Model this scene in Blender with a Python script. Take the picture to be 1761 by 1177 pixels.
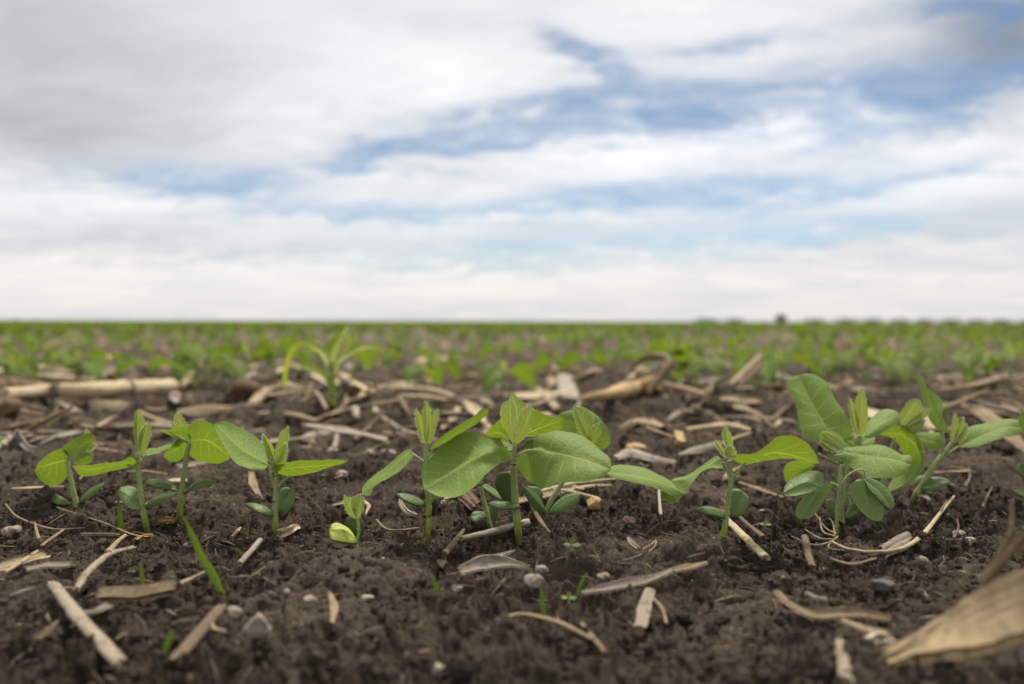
import bpy, math, random
import numpy as np
from mathutils import Vector

# ------------------------------------------------------------------ camera, sky, sun, exposure
SC = bpy.context.scene
for o in list(bpy.data.objects):
    bpy.data.objects.remove(o)
F = 1400.0; CX = 880.5; HY = 552.5; CAMH = 0.092; ROLL = 0.0026     # lens in photo pixels, horizon row, height above the soil
cd = bpy.data.cameras.new("camera"); cam = bpy.data.objects.new("camera", cd)
SC.collection.objects.link(cam); SC.camera = cam
cd.sensor_fit = 'HORIZONTAL'; cd.sensor_width = 36.0; cd.lens = F / 1761 * 36.0
cd.shift_y = -(588.5 - HY) / 1761
cd.clip_start = 0.01; cd.clip_end = 20000
cam.location = (0, 0, CAMH); cam.rotation_euler = (math.pi / 2, -ROLL, 0)
cd.dof.use_dof = True; cd.dof.focus_distance = 0.352; cd.dof.aperture_fstop = 6.8

SUN_EL, SUN_AZ = math.radians(63), math.radians(22)                  # veiled sun, high, ahead and to the right
SC.view_settings.view_transform = 'Standard'; SC.view_settings.look = 'None'
SC.view_settings.exposure = 0.12; SC.view_settings.gamma = 1.0
SC.cycles.use_denoising = True
SC.cycles.max_bounces = 8; SC.cycles.transparent_max_bounces = 8

sl = bpy.data.lights.new("sun", 'SUN'); sl.energy = 4.4; sl.angle = math.radians(10); sl.color = (1.0, 0.925, 0.81)
sun = bpy.data.objects.new("sun", sl); SC.collection.objects.link(sun)
sd = Vector((math.sin(SUN_AZ) * math.cos(SUN_EL), math.cos(SUN_AZ) * math.cos(SUN_EL), math.sin(SUN_EL)))
sun.rotation_euler = (-sd).to_track_quat('-Z', 'Y').to_euler(); sun.location = sd * 5


class NT:
    """small helper for building node expressions"""
    def __init__(self, tree):
        self.t = tree; self.n = tree.nodes; self.l = tree.links; self.n.clear()
    def new(self, kind, **kw):
        nd = self.n.new(kind)
        for k, v in kw.items():
            setattr(nd, k, v)
        return nd
    def put(self, sock, v):
        if isinstance(v, bpy.types.NodeSocket): self.l.new(v, sock)
        elif isinstance(v, (tuple, list)) and len(v) == 3 and sock.type == 'RGBA': sock.default_value = (*v, 1)
        else: sock.default_value = v
    def m(self, op, a, b=0.0, c=0.0, clamp=False):
        nd = self.new('ShaderNodeMath', operation=op, use_clamp=clamp)
        self.put(nd.inputs[0], a); self.put(nd.inputs[1], b); self.put(nd.inputs[2], c)
        return nd.outputs[0]
    def step(self, v, lo, hi, a=0.0, b=1.0):
        nd = self.new('ShaderNodeMapRange', interpolation_type='SMOOTHSTEP')
        self.put(nd.inputs[0], v); self.put(nd.inputs[1], lo); self.put(nd.inputs[2], hi)
        self.put(nd.inputs[3], a); self.put(nd.inputs[4], b)
        return nd.outputs[0]
    def mix(self, f, a, b, mode='MIX'):
        nd = self.new('ShaderNodeMix', data_type='RGBA', blend_type=mode)
        self.put(nd.inputs[0], f); self.put(nd.inputs[6], a); self.put(nd.inputs[7], b)
        return nd.outputs[2]
    def noise(self, vec, scale, detail=4.0, rough=0.55, dist=0.0):
        nd = self.new('ShaderNodeTexNoise')
        self.put(nd.inputs['Vector'], vec); nd.inputs['Scale'].default_value = scale
        nd.inputs['Detail'].default_value = detail; nd.inputs['Roughness'].default_value = rough
        nd.inputs['Distortion'].default_value = dist
        return nd.outputs['Fac']
    def vec(self, x, y, z=0.0):
        nd = self.new('ShaderNodeCombineXYZ')
        self.put(nd.inputs[0], x); self.put(nd.inputs[1], y); self.put(nd.inputs[2], z)
        return nd.outputs[0]
    def sep(self, v):
        nd = self.new('ShaderNodeSeparateXYZ'); self.put(nd.inputs[0], v)
        return nd.outputs[0], nd.outputs[1], nd.outputs[2]


def build_sky():
    w = bpy.data.worlds.new("World"); SC.world = w; w.use_nodes = True
    t = NT(w.node_tree)
    out = t.new('ShaderNodeOutputWorld'); bg = t.new('ShaderNodeBackground'); bg.inputs[1].default_value = 0.1
    t.l.new(bg.outputs[0], out.inputs[0])
    sky = t.new('ShaderNodeTexSky', sky_type='NISHITA'); sky.sun_disc = False
    sky.sun_elevation = SUN_EL; sky.sun_rotation = SUN_AZ; sky.altitude = 300; sky.dust_density = 1.0; sky.ozone_density = 2.0
    tc = t.new('ShaderNodeTexCoord'); x, y, z = t.sep(tc.outputs['Generated'])
    zz = t.m('MAXIMUM', z, 0.0)
    den = t.m('ADD', zz, 0.13)
    px, py = t.m('DIVIDE', x, den), t.m('DIVIDE', y, den)            # a cloud deck seen in perspective
    deck = t.vec(t.m('MULTIPLY', px, 0.8), t.m('MULTIPLY', py, 1.25), 0.0)
    n1 = t.noise(deck, 1.9, 9, 0.6, 0.35)
    n2 = t.noise(deck, 0.75, 5, 0.5, 0.2)
    n3 = t.noise(t.vec(t.m('MULTIPLY', px, 0.75), py, 7.3), 5.0, 6, 0.66, 0.7)
    az = t.m('ADD', t.m('MULTIPLY', t.m('ARCTAN2', x, y), 57.2958), t.m('MULTIPLY', t.m('SUBTRACT', n1, 0.5), 9.0))
    el = t.m('ADD', t.m('MULTIPLY', t.m('ARCSINE', z), 57.2958), t.m('MULTIPLY', t.m('SUBTRACT', n3, 0.5), 4.2))
    def blob(bx, by, sx, sy, ang, amp):
        a0 = math.degrees(math.atan((bx - CX) / F)); e0 = math.degrees(math.atan((HY - by) / F * math.cos(math.radians(a0))))
        k = math.degrees(1 / F); c, s = math.cos(math.radians(ang)), math.sin(math.radians(ang))
        sx, sy = sx * k * 1.15, sy * k * 1.25
        u = t.m('MULTIPLY_ADD', el, s / sx, t.m('MULTIPLY_ADD', az, c / sx, -(a0 * c + e0 * s) / sx))
        v = t.m('MULTIPLY_ADD', el, c / sy, t.m('MULTIPLY_ADD', az, -s / sy, (a0 * s - e0 * c) / sy))
        return t.m('POWER', math.exp(-1), t.m('MULTIPLY_ADD', u, u, t.m('MULTIPLY', v, v))), amp
    def total(lst):
        s = 0.0
        for b in lst:
            e, amp = blob(*b); s = t.m('MULTIPLY_ADD', e, amp, s)
        return s
    blue = t.m('MINIMUM', total(BLUE), 0.86); grey = total(GREY); glow = total(GLOW)
    n4 = t.noise(t.vec(t.m('MULTIPLY', px, 0.55), py, 3.1), 13.0, 6, 0.6, 0.8)
    wisp = t.m('ADD', t.m('ADD', t.m('MULTIPLY', t.m('SUBTRACT', n3, 0.5), 2.1), t.m('MULTIPLY', t.m('SUBTRACT', n4, 0.5), 1.0)), t.m('MULTIPLY', t.m('SUBTRACT', n1, 0.5), 0.8))
    gap = t.m('ADD', t.m('MULTIPLY', blue, 1.15), t.m('MULTIPLY', wisp, t.m('ADD', t.m('MULTIPLY', blue, 0.95), 0.22)))
    gap = t.m('ADD', t.m('MULTIPLY', t.step(gap, -0.05, 0.95), 0.50), t.m('MULTIPLY', t.step(gap, 0.45, 1.7), 0.46))
    far = t.m('MULTIPLY', t.step(n2, 0.60, 0.75), 0.25)               # some gaps in the rest of the sky too
    up = t.step(z, 0.40, 0.55)
    gap = t.m('MAXIMUM', gap, t.m('MULTIPLY', far, up))
    # cloud brightness: grey where the deck is thick and where the top corners are painted darker, brighter towards the zenith and the veiled sun
    thick = t.m('ADD', t.m('MULTIPLY', t.m('SUBTRACT', n2, 0.5), 0.55), t.m('ADD', t.m('MULTIPLY', t.m('SUBTRACT', n1, 0.5), 0.55), t.m('MULTIPLY', t.m('SUBTRACT', n3, 0.5), 0.45)))
    lum = t.m('ADD', t.m('SUBTRACT', 0.835, t.m('MULTIPLY', grey, 0.34)), t.m('SUBTRACT', t.m('MULTIPLY', glow, 0.22), t.m('MULTIPLY', thick, 0.42)))
    lum = t.m('MAXIMUM', lum, 0.3)
    dz = t.new('ShaderNodeVectorMath', operation='DOT_PRODUCT'); t.l.new(tc.outputs['Generated'], dz.inputs[0]); dz.inputs[1].default_value = sd
    halo = t.m('MULTIPLY', t.step(dz.outputs['Value'], 0.80, 1.0), 0.8)
    lum = t.m('MULTIPLY', lum, t.m('ADD', t.step(z, 0.38, 0.85, 1.0, 1.15), halo))
    warm = t.step(z, 0.005, 0.16, 0.0, 1.0)
    ccol = t.mix(warm, (1.0, 0.962, 0.915), (0.995, 1.0, 1.0))
    ccol = t.mix(t.step(t.m('ADD', thick, t.m('MULTIPLY', grey, 0.5)), -0.05, 0.35, 0.0, 0.8), ccol, (0.925, 0.965, 1.03))
    sc = t.new('ShaderNodeVectorMath', operation='SCALE'); t.l.new(ccol, sc.inputs[0]); t.l.new(t.m('MULTIPLY', lum, 10.0), sc.inputs['Scale'])
    deep = t.step(z, 0.02, 0.30, 0.0, 1.0)
    tint = t.mix(deep, (0.90, 0.97, 1.02), (0.56, 0.69, 0.77))
    blu = t.mix(1.0, sky.outputs[0], tint, 'MULTIPLY')
    t.l.new(t.mix(gap, sc.outputs[0], blu), bg.inputs[0])

# blue gaps, grey banks (lens darkening of the top corners painted in with them) and bright banks of the cloud deck, each a direction and an angular size (photo pixels, tilt, amount)
BLUE = [(1150, 150, 430, 75, 5, .34), (1180, 375, 480, 60, 3, .42), (380, 335, 300, 32, 0, .26), (1640, 150, 260, 60, 5, .3), (760, 250, 240, 30, 8, .3), (985, 80, 50, 16, -25, .8), (1040, 112, 50, 16, -20, .6), (1040, 172, 180, 15, 3, .85), (900, 175, 130, 14, 8, .5), (960, 225, 190, 12, 8, .85), (690, 255, 90, 15, 5, .9),
        (830, 240, 140, 12, 5, .7), (1150, 207, 120, 13, 8, .9), (1420, 165, 150, 22, 4, 1.0), (1590, 165, 150, 14, 6, .8), (1745, 130, 70, 18, 15, .6), (1690, 5, 110, 20, -8, .7), (1230, 75, 140, 10, 4, .45),
        (335, 315, 110, 24, 2, .95), (560, 287, 110, 8, 4, .55), (520, 368, 90, 11, 0, .6), (700, 365, 150, 12, 2, .35), (1235, 325, 150, 22, 2, .75),
        (1430, 232, 150, 12, 5, .4), (1010, 345, 250, 16, 4, .5), (1250, 415, 270, 20, 2, .72), (870, 440, 140, 24, 0, .55), (1480, 385, 150, 12, 3, .4), (560, 445, 240, 15, 0, .35), (1590, 300, 110, 9, 6, .45), (340, 480, 90, 8, 0, .3)]
GREY = [(230, 160, 330, 90, 10, .26), (0, 30, 260, 120, 0, .75), (70, 230, 240, 40, 0, .35), (150, 405, 190, 18, 5, .5), (420, 432, 190, 10, 3, .45), (1765, 40, 150, 80, 0, 1.5),
        (1650, 385, 220, 22, 4, .32), (850, 405, 190, 10, 3, .25), (1560, 90, 100, 25, 10, .15), (880, 545, 1500, 34, 0, .28), (1600, 440, 300, 30, 0, .2), (760, 290, 80, 30, 0, .2), (700, 20, 200, 30, 0, .2)]
GLOW = [(1090, 272, 190, 30, 6, .6), (620, 130, 160, 70, 20, .3), (1330, 235, 170, 22, 8, .35), (1660, 320, 180, 18, 6, .4), (90, 340, 200, 30, 0, .25), (1650, 255, 130, 16, 6, .3), (760, 395, 200, 14, 4, .25), (450, 500, 450, 25, 0, .12), (1150, 40, 110, 20, 0, .2)]
build_sky()

# ------------------------------------------------------------------ helpers: objects and noise
def tag(o, label=None, cat=None, group=None, kind=None):
    for k, v in (("label", label), ("category", cat), ("group", group), ("kind", kind)):
        if v: o[k] = v
    return o

def link(name, me, parent=None):
    o = bpy.data.objects.new(name, me); SC.collection.objects.link(o)
    if parent: o.parent = parent
    return o

def empty(name, loc):
    o = bpy.data.objects.new(name, None); SC.collection.objects.link(o); o.location = loc; o.empty_display_size = 0.01
    return o

class Geo:
    """collects vertices, faces, uv and material slots; links as ONE mesh object"""
    def __init__(self): self.V = []; self.Fc = []; self.U = []; self.MI = []; self.n = 0
    def add(self, V, Fc, U=None, mi=0):
        V = np.asarray(V, float); Fc = np.asarray(Fc, int)
        self.V.append(V); self.Fc.append(Fc + self.n); self.n += len(V)
        self.U.append(np.zeros((len(V), 2)) if U is None else np.asarray(U, float))
        self.MI.append(np.full(len(Fc), mi) if np.isscalar(mi) else np.asarray(mi))
    def mesh(self, name, mats, smooth=True, origin=None):
        V = np.concatenate(self.V); U = np.concatenate(self.U)
        if origin is not None: V = V - np.asarray(origin)
        me = bpy.data.meshes.new(name)
        sizes = np.concatenate([np.full(len(f), f.shape[1]) for f in self.Fc])
        loops = np.concatenate([f.ravel() for f in self.Fc])
        me.vertices.add(len(V)); me.vertices.foreach_set('co', V.ravel())
        me.loops.add(len(loops)); me.loops.foreach_set('vertex_index', loops)
        me.polygons.add(len(sizes)); me.polygons.foreach_set('loop_start', np.concatenate([[0], np.cumsum(sizes)[:-1]]))
        me.polygons.foreach_set('loop_total', sizes)
        me.polygons.foreach_set('material_index', np.concatenate(self.MI))
        me.polygons.foreach_set('use_smooth', np.full(len(sizes), smooth))
        uv = me.uv_layers.new(name='UVMap'); uv.data.foreach_set('uv', U[loops].ravel())
        for m in mats: me.materials.append(m)
        me.update(calc_edges=True); me.validate()
        return me
    def build(self, name, mats, parent=None, smooth=True, origin=None):
        if parent is not None and origin is None: origin = parent_origin(parent)
        o = link(name, self.mesh(name, mats, smooth, origin), parent)
        if parent is None and origin is not None: o.location = origin
        return o

def parent_origin(p):
    v = Vector((0, 0, 0))
    while p is not None: v = v + Vector(p.location); p = p.parent
    return tuple(v)

def hsh(i, j, s):
    i = i.astype(np.int64); j = j.astype(np.int64)
    n = (i * 374761393 + j * 668265263 + s * 1442695041) & 0x7fffffff
    n = ((n ^ (n >> 13)) * 1274126177) & 0x7fffffff
    n = ((n ^ (n >> 16)) * 2246822519) & 0x7fffffff
    return ((n ^ (n >> 15)) & 0xffffff) / float(0x1000000)

def vn(x, y, s=0):
    xi, yi = np.floor(x), np.floor(y); fx, fy = x - xi, y - yi
    fx = fx * fx * fx * (fx * (fx * 6 - 15) + 10); fy = fy * fy * fy * (fy * (fy * 6 - 15) + 10)
    a, b, c, d = hsh(xi, yi, s), hsh(xi + 1, yi, s), hsh(xi, yi + 1, s), hsh(xi + 1, yi + 1, s)
    return (a + (b - a) * fx) * (1 - fy) + (c + (d - c) * fx) * fy

def fbm(x, y, o=4, s=0):
    r = 0; a = 0.5
    for k in range(o):
        r = r + a * (vn(x, y, s + k) - 0.5); x = x * 2.03 + 3.1; y = y * 2.03 + 1.7; a *= 0.5
    return r

def lumps(x, y, cell, s, fill=0.8, flat=0.7):
    """field of rounded crumbs of about one cell's size: height above the bed"""
    wx = x / cell + 0.8 * (vn(x / cell * 1.1, y / cell * 1.1, s + 9) - 0.5) + 0.75 * (vn(x / cell * 3.1, y / cell * 3.1, s + 11) - 0.5)
    wy = y / cell + 0.8 * (vn(x / cell * 1.1, y / cell * 1.1, s + 10) - 0.5) + 0.75 * (vn(x / cell * 3.1, y / cell * 3.1, s + 12) - 0.5)
    xi, yi = np.floor(wx), np.floor(wy); best = np.zeros_like(wx)
    for a in (-1, 0, 1):
        for b in (-1, 0, 1):
            cx, cy = xi + a, yi + b
            dx = wx - (cx + 0.15 + 0.7 * hsh(cx, cy, s)); dy = wy - (cy + 0.15 + 0.7 * hsh(cx, cy, s + 1))
            q = hsh(cx, cy, s + 2); r = np.where(q < fill, 0.28 + 0.42 * hsh(cx, cy, s + 3), 0.0)
            h = np.sqrt(np.maximum(r * r - dx * dx - dy * dy, 0)) * (0.6 + 0.8 * hsh(cx, cy, s + 4))
            best = np.maximum(best, h)
    return best * cell * flat

# ------------------------------------------------------------------ the lie of the land
MOUNDS = [(0.27, 0.93, .022, .055), (0.155, 1.22, .032, .10), (0.46, 0.95, .018, .10), (0.62, 1.02, .016, .09), (-0.02, 0.30, .002, .05), (-0.25, .30, .0015, .06),
          (0.13, 0.27, -.003, .03), (-0.07, .235, .003, .04), (0.30, .39, .006, .03), (-0.55, .85, .012, .1), (-.2, .86, .010, .10), (0.0, .80, .006, .08)]
def macro(x, y):
    x = np.asarray(x, float); y = np.asarray(y, float)
    d = np.hypot(x, y); near = np.exp(-(d / 6.0) ** 2)
    h = 0.010 * fbm(x / 0.16, y / 0.12, 3, 5) * near
    h = h - 0.005 * np.exp(-((y - 0.385 - 0.02 * (vn(x / .15, y * 0, 3) - .5)) / 0.028) ** 2) * (np.abs(x) < 3)
    h = h + 0.003 * np.exp(-((y - 0.30) / 0.035) ** 2)
    h = h + 0.006 * (np.cos((y - 0.76) / 0.8 * 2 * math.pi) - 1) * 0.5 * np.clip((y - .5) / .3, 0, 1) * np.exp(-(d / 10.0) ** 2)
    h = h + (lumps(x, y, .085, 350, .55, .28) + lumps(x, y, .05, 360, .4, .25) - .011) * np.clip((y - .52) / .2, 0, 1) * near
    for (mx, my, mh, mr) in MOUNDS: h = h + mh * np.exp(-((x - mx) ** 2 + (y - my) ** 2) / mr ** 2)
    return h
def crust(x, y):
    """how far the surface has set to a dry crust (1) instead of loose crumbs (0); the press wheels firmed the strip before the row"""
    c = 0.42 + 2.6 * fbm(x / 0.06, y / 0.042, 4, 400) + 0.22 * np.exp(-((y - .285) / .05) ** 2) - 0.55 * np.exp(-((y - .385) / .035) ** 2)
    return np.clip(c, 0, 1) ** 1.5
def relief(x, y):
    """clods and crumbs on top of the macro form"""
    d = np.hypot(x, y); f = np.exp(-(d / 3.5) ** 2); c = crust(x, y); lo = 1 - .62 * c
    patch = np.clip(0.45 + 2.2 * fbm(x / 0.07, y / 0.05, 3, 77), 0.05, 1.2)
    h = lumps(x, y, .040, 300, .30, .30) * patch + lumps(x, y, .016, 310, .55, .42) * patch * (1 - .3 * c)
    h = h + (0.0085 * np.abs(fbm(x / .013, y / .011, 4, 150)) + 0.0060 * np.abs(fbm(x / .005, y / .0045, 3, 170))) * lo
    h = h - 0.0085 * np.clip(fbm(x / .019, y / .014, 4, 190) - .06, 0, 1) / .25
    h = h + (lumps(x, y, .0074, 320, .65, .70) * (.45 + .8 * patch) + lumps(x, y, .0038, 330, .75, .95) + lumps(x, y, .0021, 340, .75, .85)) * lo
    crack = np.exp(-(fbm(x / .030 + .3 * vn(x / .006, y / .006, 5), y / .022, 3, 430) / .011) ** 2)
    h = h + .0030 * c - .0050 * crack * (.25 + .75 * c)
    return (h - 0.0060) * f
def P(px, py, D):
    """a direction given in photo pixels, taken to a point D metres ahead"""
    a = (px - CX) / F; b = -(py - HY) / F; c, s = math.cos(ROLL), math.sin(ROLL)
    return np.array([(a * c - b * s) * D, D, CAMH + (a * s + b * c) * D])
DS = np.exp(np.linspace(math.log(0.11), math.log(9.0), 900))
def G(px, py):
    """the point of the soil seen at a photo pixel"""
    a = (px - CX) / F; b = -(py - HY) / F; c, s = math.cos(ROLL), math.sin(ROLL)
    X = (a * c - b * s) * DS; Z = CAMH + (a * s + b * c) * DS
    under = np.nonzero(Z < macro(X, DS))[0]
    k = under[0] if len(under) else len(DS) - 1
    return np.array([X[k], DS[k], float(macro(X[k:k + 1], DS[k:k + 1])[0])])
def ground_z(x, y):
    return float(macro(np.array([x]), np.array([y]))[0])

# ------------------------------------------------------------------ materials
def mat(name):
    m = bpy.data.materials.new(name); m.use_nodes = True
    t = NT(m.node_tree); out = t.new('ShaderNodeOutputMaterial'); b = t.new('ShaderNodeBsdfPrincipled')
    t.l.new(b.outputs[0], out.inputs[0])
    return m, t, b, out
def bump(t, b, h, strength, dist):
    n = t.new('ShaderNodeBump'); n.inputs['Strength'].default_value = strength; n.inputs['Distance'].default_value = dist
    t.l.new(h, n.inputs['Height']); t.l.new(n.outputs[0], b.inputs['Normal']); return n

def leaf_mat(name, base, vein, trans, tf, rough=0.5, spec=0.35, veins=1.0, nv=6.5, spots=0.0, net=1.0, sheen=0.0):
    m, t, b, out = mat(name)
    tc = t.new('ShaderNodeTexCoord'); u, v, _ = t.sep(tc.outputs['UV'])
    oi = t.new('ShaderNodeObjectInfo')
    obj = tc.outputs['Object']
    s = t.m('MULTIPLY', t.m('SUBTRACT', v, 0.5), 2.0); a = t.m('ABSOLUTE', s)
    w = t.m('MULTIPLY', t.m('SUBTRACT', t.noise(obj, 160, 2), 0.5), 0.05)
    mid = t.m('SUBTRACT', 1.0, t.step(a, 0.012, 0.060))
    sh = t.m('MULTIPLY', t.m('GREATER_THAN', s, 0.0), 0.43)
    ph = t.m('FRACT', t.m('ADD', t.m('MULTIPLY', t.m('ADD', t.m('SUBTRACT', u, t.m('MULTIPLY', t.m('POWER', a, 0.85), 0.24)), w), nv), sh))
    dl = t.m('ABSOLUTE', t.m('SUBTRACT', ph, 0.5))
    lat = t.m('MULTIPLY', t.m('SUBTRACT', 1.0, t.step(dl, 0.008, 0.065)), t.step(a, 0.98, 0.35, 0.0, 0.75))
    vo = t.new('ShaderNodeTexVoronoi', feature='DISTANCE_TO_EDGE'); t.l.new(obj, vo.inputs['Vector']); vo.inputs['Scale'].default_value = 520
    nt = t.m('SUBTRACT', 1.0, t.step(vo.outputs['Distance'], 0.0, 0.22))
    vm = t.m('MULTIPLY', t.m('MAXIMUM', mid, lat), veins)
    big = t.noise(obj, 70, 4)
    fine = t.noise(obj, 900, 3)
    val = t.m('ADD', t.m('MULTIPLY', big, 0.5), t.m('MULTIPLY', fine, 0.45))
    rnd = t.m('ADD', 0.80, t.m('MULTIPLY', oi.outputs['Random'], 0.3))
    k = t.m('MULTIPLY', t.m('ADD', 0.52, val), rnd)
    dark = tuple(c * 0.55 for c in base)
    col = t.mix(k, dark, base); col = t.mix(t.m('MULTIPLY', nt, 0.16 * net), col, vein)
    col = t.mix(t.m('MULTIPLY', vm, 0.6), col, vein)
    tcol = t.mix(k, tuple(c * 0.42 for c in trans), trans)
    tcol = t.mix(t.m('MULTIPLY', nt, 0.25 * net), tcol, tuple(c * 0.5 for c in trans))
    tcol = t.mix(t.m('MULTIPLY', vm, 0.85), tcol, (min(1, trans[0] * 2.1), min(1, trans[1] * 1.7), trans[2] * 5))
    if spots:
        sp = t.step(t.noise(obj, 420, 4, 0.65), 0.60, 0.66, 0.0, spots)
        col = t.mix(sp, col, (0.03, 0.025, 0.01)); tcol = t.mix(sp, tcol, (0.02, 0.015, 0.004))
    t.put(b.inputs['Base Color'], col); b.inputs['Roughness'].default_value = rough; b.inputs['Specular IOR Level'].default_value = spec
    if sheen:
        b.inputs['Sheen Weight'].default_value = sheen; b.inputs['Sheen Roughness'].default_value = 0.45; b.inputs['Sheen Tint'].default_value = (0.9, 1.0, 0.85, 1)
    h = t.m('SUBTRACT', t.m('ADD', t.m('MULTIPLY', fine, 0.35), t.m('MULTIPLY', big, 0.6)), t.m('ADD', t.m('MULTIPLY', vm, 0.5), t.m('MULTIPLY', nt, 0.3)))
    bn = bump(t, b, h, 0.36, 0.0006)
    if tf > 0:
        tr = t.new('ShaderNodeBsdfTranslucent'); t.put(tr.inputs[0], tcol); t.l.new(bn.outputs[0], tr.inputs['Normal'])
        mx = t.new('ShaderNodeMixShader'); mx.inputs[0].default_value = tf
        t.l.new(b.outputs[0], mx.inputs[1]); t.l.new(tr.outputs[0], mx.inputs[2]); t.l.new(mx.outputs[0], out.inputs[0])
    return m

def stem_mat(name, c1, c2, rough=0.55, soiled=False):
    m, t, b, out = mat(name)
    tc = t.new('ShaderNodeTexCoord'); u, v, _ = t.sep(tc.outputs['UV'])
    st = t.noise(t.vec(t.m('MULTIPLY', u, 2.0), t.m('MULTIPLY', v, 9.0)), 2.0, 4)
    big = t.noise(tc.outputs['Object'], 220, 4)
    k = t.step(t.m('ADD', t.m('MULTIPLY', st, 0.6), t.m('MULTIPLY', big, 0.4)), 0.3, 0.7)
    col = t.mix(k, c1, c2)
    if soiled: col = t.mix(t.m('MULTIPLY', t.step(t.m('ADD', u, t.m('MULTIPLY', t.m('SUBTRACT', t.noise(tc.outputs['Object'], 600, 4), .5), .35)), 0.10, 0.28, 1.0, 0.0), .8), col, (0.06, 0.046, 0.034))
    t.put(b.inputs['Base Color'], col); b.inputs['Roughness'].default_value = rough
    b.inputs['Specular IOR Level'].default_value = 0.3
    b.inputs['Subsurface Weight'].default_value = 0.15; b.inputs['Subsurface Radius'].default_value = (0.001, 0.0015, 0.0005)
    bump(t, b, t.m('ADD', st, t.m('MULTIPLY', big, .5)), 0.35, 0.0005)
    return m

def straw_mat(name, lo, hi, dark, rough=0.75, fibre=26.0, spot=0.5):
    m, t, b, out = mat(name)
    tc = t.new('ShaderNodeTexCoord'); u, v, _ = t.sep(tc.outputs['UV']); oi = t.new('ShaderNodeObjectInfo')
    r = t.m('MULTIPLY', oi.outputs['Random'], 37.0)
    fb = t.noise(t.vec(t.m('ADD', t.m('MULTIPLY', u, 2.2), r), t.m('MULTIPLY', v, fibre), r), 1.0, 6, 0.7)
    fb2 = t.noise(t.vec(t.m('ADD', t.m('MULTIPLY', u, 5.0), r), t.m('MULTIPLY', v, fibre * 3), r), 1.0, 3, 0.6)
    bl = t.noise(t.vec(t.m('MULTIPLY', u, 4.0), t.m('MULTIPLY', v, 3.0), r), 1.6, 5, 0.65)
    k = t.step(t.m('ADD', t.m('MULTIPLY', fb, 0.6), t.m('MULTIPLY', fb2, 0.4)), 0.33, 0.66)
    col = t.mix(k, lo, hi)
    col = t.mix(t.step(bl, 0.52, 0.75, 0.0, spot), col, dark)
    ob = t.noise(tc.outputs['Object'], 900, 4)
    col = t.mix(t.step(ob, 0.56, 0.70, 0.0, 0.6), col, dark)
    dirt = t.noise(tc.outputs['Object'], 260, 5, 0.7)
    col = t.mix(t.step(dirt, 0.50, 0.68, 0.0, 0.6), col, (0.085, 0.062, 0.044))
    col = t.mix(t.m('MULTIPLY', oi.outputs['Random'], 0.35), col, tuple(c * 0.55 for c in lo))
    t.put(b.inputs['Base Color'], col); b.inputs['Roughness'].default_value = rough; b.inputs['Specular IOR Level'].default_value = 0.2
    bump(t, b, t.m('ADD', fb, t.m('MULTIPLY', fb2, 0.7)), 0.8, 0.0007)
    return m

def soil_mat(name="dark_moist_soil"):
    m, t, b, out = mat(name)
    tc = t.new('ShaderNodeTexCoord'); p = tc.outputs['Object']
    x, y, _ = t.sep(p); d = t.m('SQRT', t.m('ADD', t.m('MULTIPLY', x, x), t.m('MULTIPLY', y, y)))
    n1 = t.noise(p, 26, 6, 0.6); n2 = t.noise(p, 230, 6, 0.68); n3 = t.noise(p, 1500, 5, 0.65); n0 = t.noise(p, 5, 4)
    k = t.step(t.m('ADD', t.m('ADD', t.m('MULTIPLY', n1, 0.42), t.m('MULTIPLY', n2, 0.38)), t.m('MULTIPLY', n3, 0.34)), 0.36, 0.80)
    col = t.mix(k, SOIL_DARK, SOIL_LIGHT)
    col = t.mix(t.step(t.m('ADD', t.m('MULTIPLY', n0, 0.6), t.m('MULTIPLY', n1, 0.4)), 0.47, 0.65, 0.0, 0.35), col, (0.100, 0.076, 0.057))
    cu, cv, _d = t.sep(tc.outputs['UV'])
    col = t.mix(t.m('MULTIPLY', t.m('MULTIPLY', cu, t.step(n2, 0.30, 0.62)), 0.55), col, (0.152, 0.117, 0.085))      # set, dry crust
    # grains of sand and crumbs of straw in the soil
    vo = t.new('ShaderNodeTexVoronoi'); t.l.new(p, vo.inputs['Vector']); vo.inputs['Scale'].default_value = 430; vo.inputs['Randomness'].default_value = 1.0
    r, g, _b = t.sep(vo.outputs['Color'])
    gr = t.m('MULTIPLY', t.m('LESS_THAN', vo.outputs['Distance'], 0.30), t.m('GREATER_THAN', r, 0.955))
    v2 = t.new('ShaderNodeTexVoronoi'); t.l.new(p, v2.inputs['Vector']); v2.inputs['Scale'].default_value = 1100
    r2, g2, _c = t.sep(v2.outputs['Color'])
    gr = t.m('MAXIMUM', gr, t.m('MULTIPLY', t.m('LESS_THAN', v2.outputs['Distance'], 0.30), t.m('GREATER_THAN', r2, 0.965)))
    col = t.mix(t.m('MULTIPLY', gr, 0.75), col, t.mix(g, (0.20, 0.145, 0.095), (0.36, 0.31, 0.24)))
    # beyond the near rows the bare ground is half covered with bleached crop residue
    rs = t.noise(t.vec(t.m('MULTIPLY', x, 9.0), t.m('MULTIPLY', y, 16.0)), 2.0, 6, 0.75)
    far = t.step(d, 1.6, 6.0)
    col = t.mix(t.m('MULTIPLY', t.step(rs, 0.50, 0.62, 0.0, 0.85), far), col, (0.25, 0.195, 0.12))
    col = t.mix(t.step(d, 150.0, 500.0, 0.0, 0.75), col, (0.10, 0.15, 0.045))      # other green fields far off
    t.put(b.inputs['Base Color'], col); b.inputs['Roughness'].default_value = 0.92; b.inputs['Specular IOR Level'].default_value = 0.18
    h = t.m('ADD', n3, t.m('MULTIPLY', n2, 1.4))
    bump(t, b, h, 1.0, 0.0018)
    return m

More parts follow.
